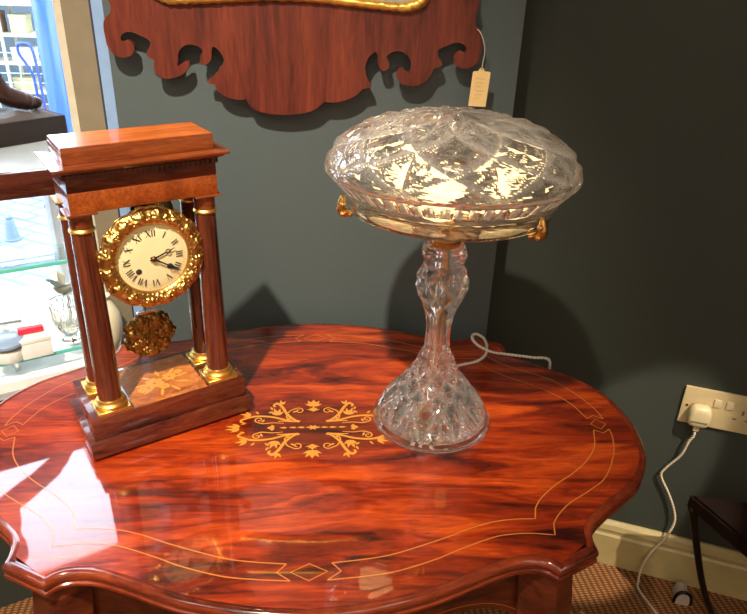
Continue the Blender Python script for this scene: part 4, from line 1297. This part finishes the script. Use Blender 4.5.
cartons = [(-2.32, 4.90, 3, .12, .13, 'carton', 'cream carton on the second shelf down of the street rack'),
           (-2.33, 4.90, 2, .16, .10, 'carton_white', 'white carton on the third shelf down of the street rack'),
           (-2.35, 4.90, 1, .17, .09, 'carton', 'pale yellow carton on the fourth shelf down of the street rack'),
           (-2.31, 4.90, 0, .20, .10, 'carton_brown', 'tan carton on the lowest shelf of the street rack'),
           (-2.50, 4.90, 3, .10, .15, 'carton_brown', 'tan carton at left end, second shelf down of the street rack')]
for x, y, k, w_, h_, mt, lab in cartons:
    t = thing('carton', lab, 'carton', (x, y, GZ + shelf_z[k] + .0125), 0, 'cartons on the street rack')
    box_obj('carton_body', -w_ / 2, w_ / 2, -.06, .06, 0, h_ * .8, M[mt], t, bev=.002)
    box_obj('carton_lid', -w_ / 2 - .003, w_ / 2 + .003, -.063, .063, h_ * .8 + .0003, h_, M[mt], t, bev=.002)

# ------------------------------------------------------------------ light
def spot(name, loc, target, power, size=60, blend=.4, radius=.04, col=(1, .86, .66)):
    l = bpy.data.lights.new(name, 'SPOT'); l.energy = power; l.color = col
    l.spot_size = math.radians(size); l.spot_blend = blend; l.shadow_soft_size = radius
    o = bpy.data.objects.new(name, l); C.objects.link(o); o.location = loc
    o.rotation_euler = (Vector(target) - Vector(loc)).to_track_quat('-Z', 'Y').to_euler()
    return o
def area(name, loc, target, power, sx, sy, col=(1, .9, .75)):
    l = bpy.data.lights.new(name, 'AREA'); l.energy = power; l.color = col; l.shape = 'RECTANGLE'; l.size = sx; l.size_y = sy
    o = bpy.data.objects.new(name, l); C.objects.link(o); o.location = loc
    o.rotation_euler = (Vector(target) - Vector(loc)).to_track_quat('-Z', 'Y').to_euler()
    return o
spot('aimed_spot', (-.45, -1.15, 2.90), (-.31, .14, .90), 400, 48, 1.0, .035)
spot('aimed_spot', (1.30, -1.20, 2.90), (.715, .38, .20), 430, 8.4, .2, .015)  # added narrow spot; its cone edge stands in for a shadow edge
area('added_wall_fill', (-.9, -3.3, 2.9), (-.9, -4.2, 1.5), 34, 1.4, .3)  # unseen area lamps added to brighten the wall the crystal reflects
area('added_wall_fill', (1.2, -3.3, 2.9), (1.2, -4.2, 1.5), 34, 1.4, .3)
for x, y in ((-1.5, -1.5), (-2.1, -2.2), (-1.2, -2.6), (.1, -2.7), (1.4, -2.4), (-.4, -3.6), (.9, -3.6)):  # unseen bright panels added for glints in the crystal and fill
    area('added_sparkle_panel', (x, y, CEIL - .02), (x, y, 0), 6.5, .5, .5, (1, .93, .82))


W = bpy.data.worlds.new('sky'); S.world = W; W.use_nodes = True
nt = W.node_tree
bg = nt.nodes['Background'] if 'Background' in nt.nodes else nt.nodes.new('ShaderNodeBackground')
bg.inputs[0].default_value = (.72, .85, 1.0, 1); bg.inputs[1].default_value = 11.0

# ------------------------------------------------------------------ camera
cam = bpy.data.cameras.new('camera'); co = bpy.data.objects.new('camera', cam); C.objects.link(co)
cam.sensor_fit = 'HORIZONTAL'; cam.sensor_width = 36; cam.lens = 36 * 685.475 / 747; cam.clip_start = .02
r_ = Vector((.99753341, -.06240565, .03213463)); u_ = Vector((-.00054211, .45093903, .89255459)); f_ = Vector((.07019121, .89037044, -.44979292))
m4 = Matrix((r_, u_, -f_)).transposed().to_4x4()
m4.translation = Vector((.02093988, -.95645528, .71391116 + TZ))
co.matrix_world = m4
S.camera = co

S.view_settings.view_transform = 'Standard'
S.view_settings.look = 'None'
S.view_settings.exposure = 0
S.cycles.use_denoising = True
S.cycles.max_bounces = 18; S.cycles.transmission_bounces = 16; S.cycles.transparent_max_bounces = 16; S.cycles.glossy_bounces = 8; S.cycles.diffuse_bounces = 4
S.cycles.sample_clamp_indirect = 8
S.cycles.caustics_refractive = True; S.cycles.caustics_reflective = True
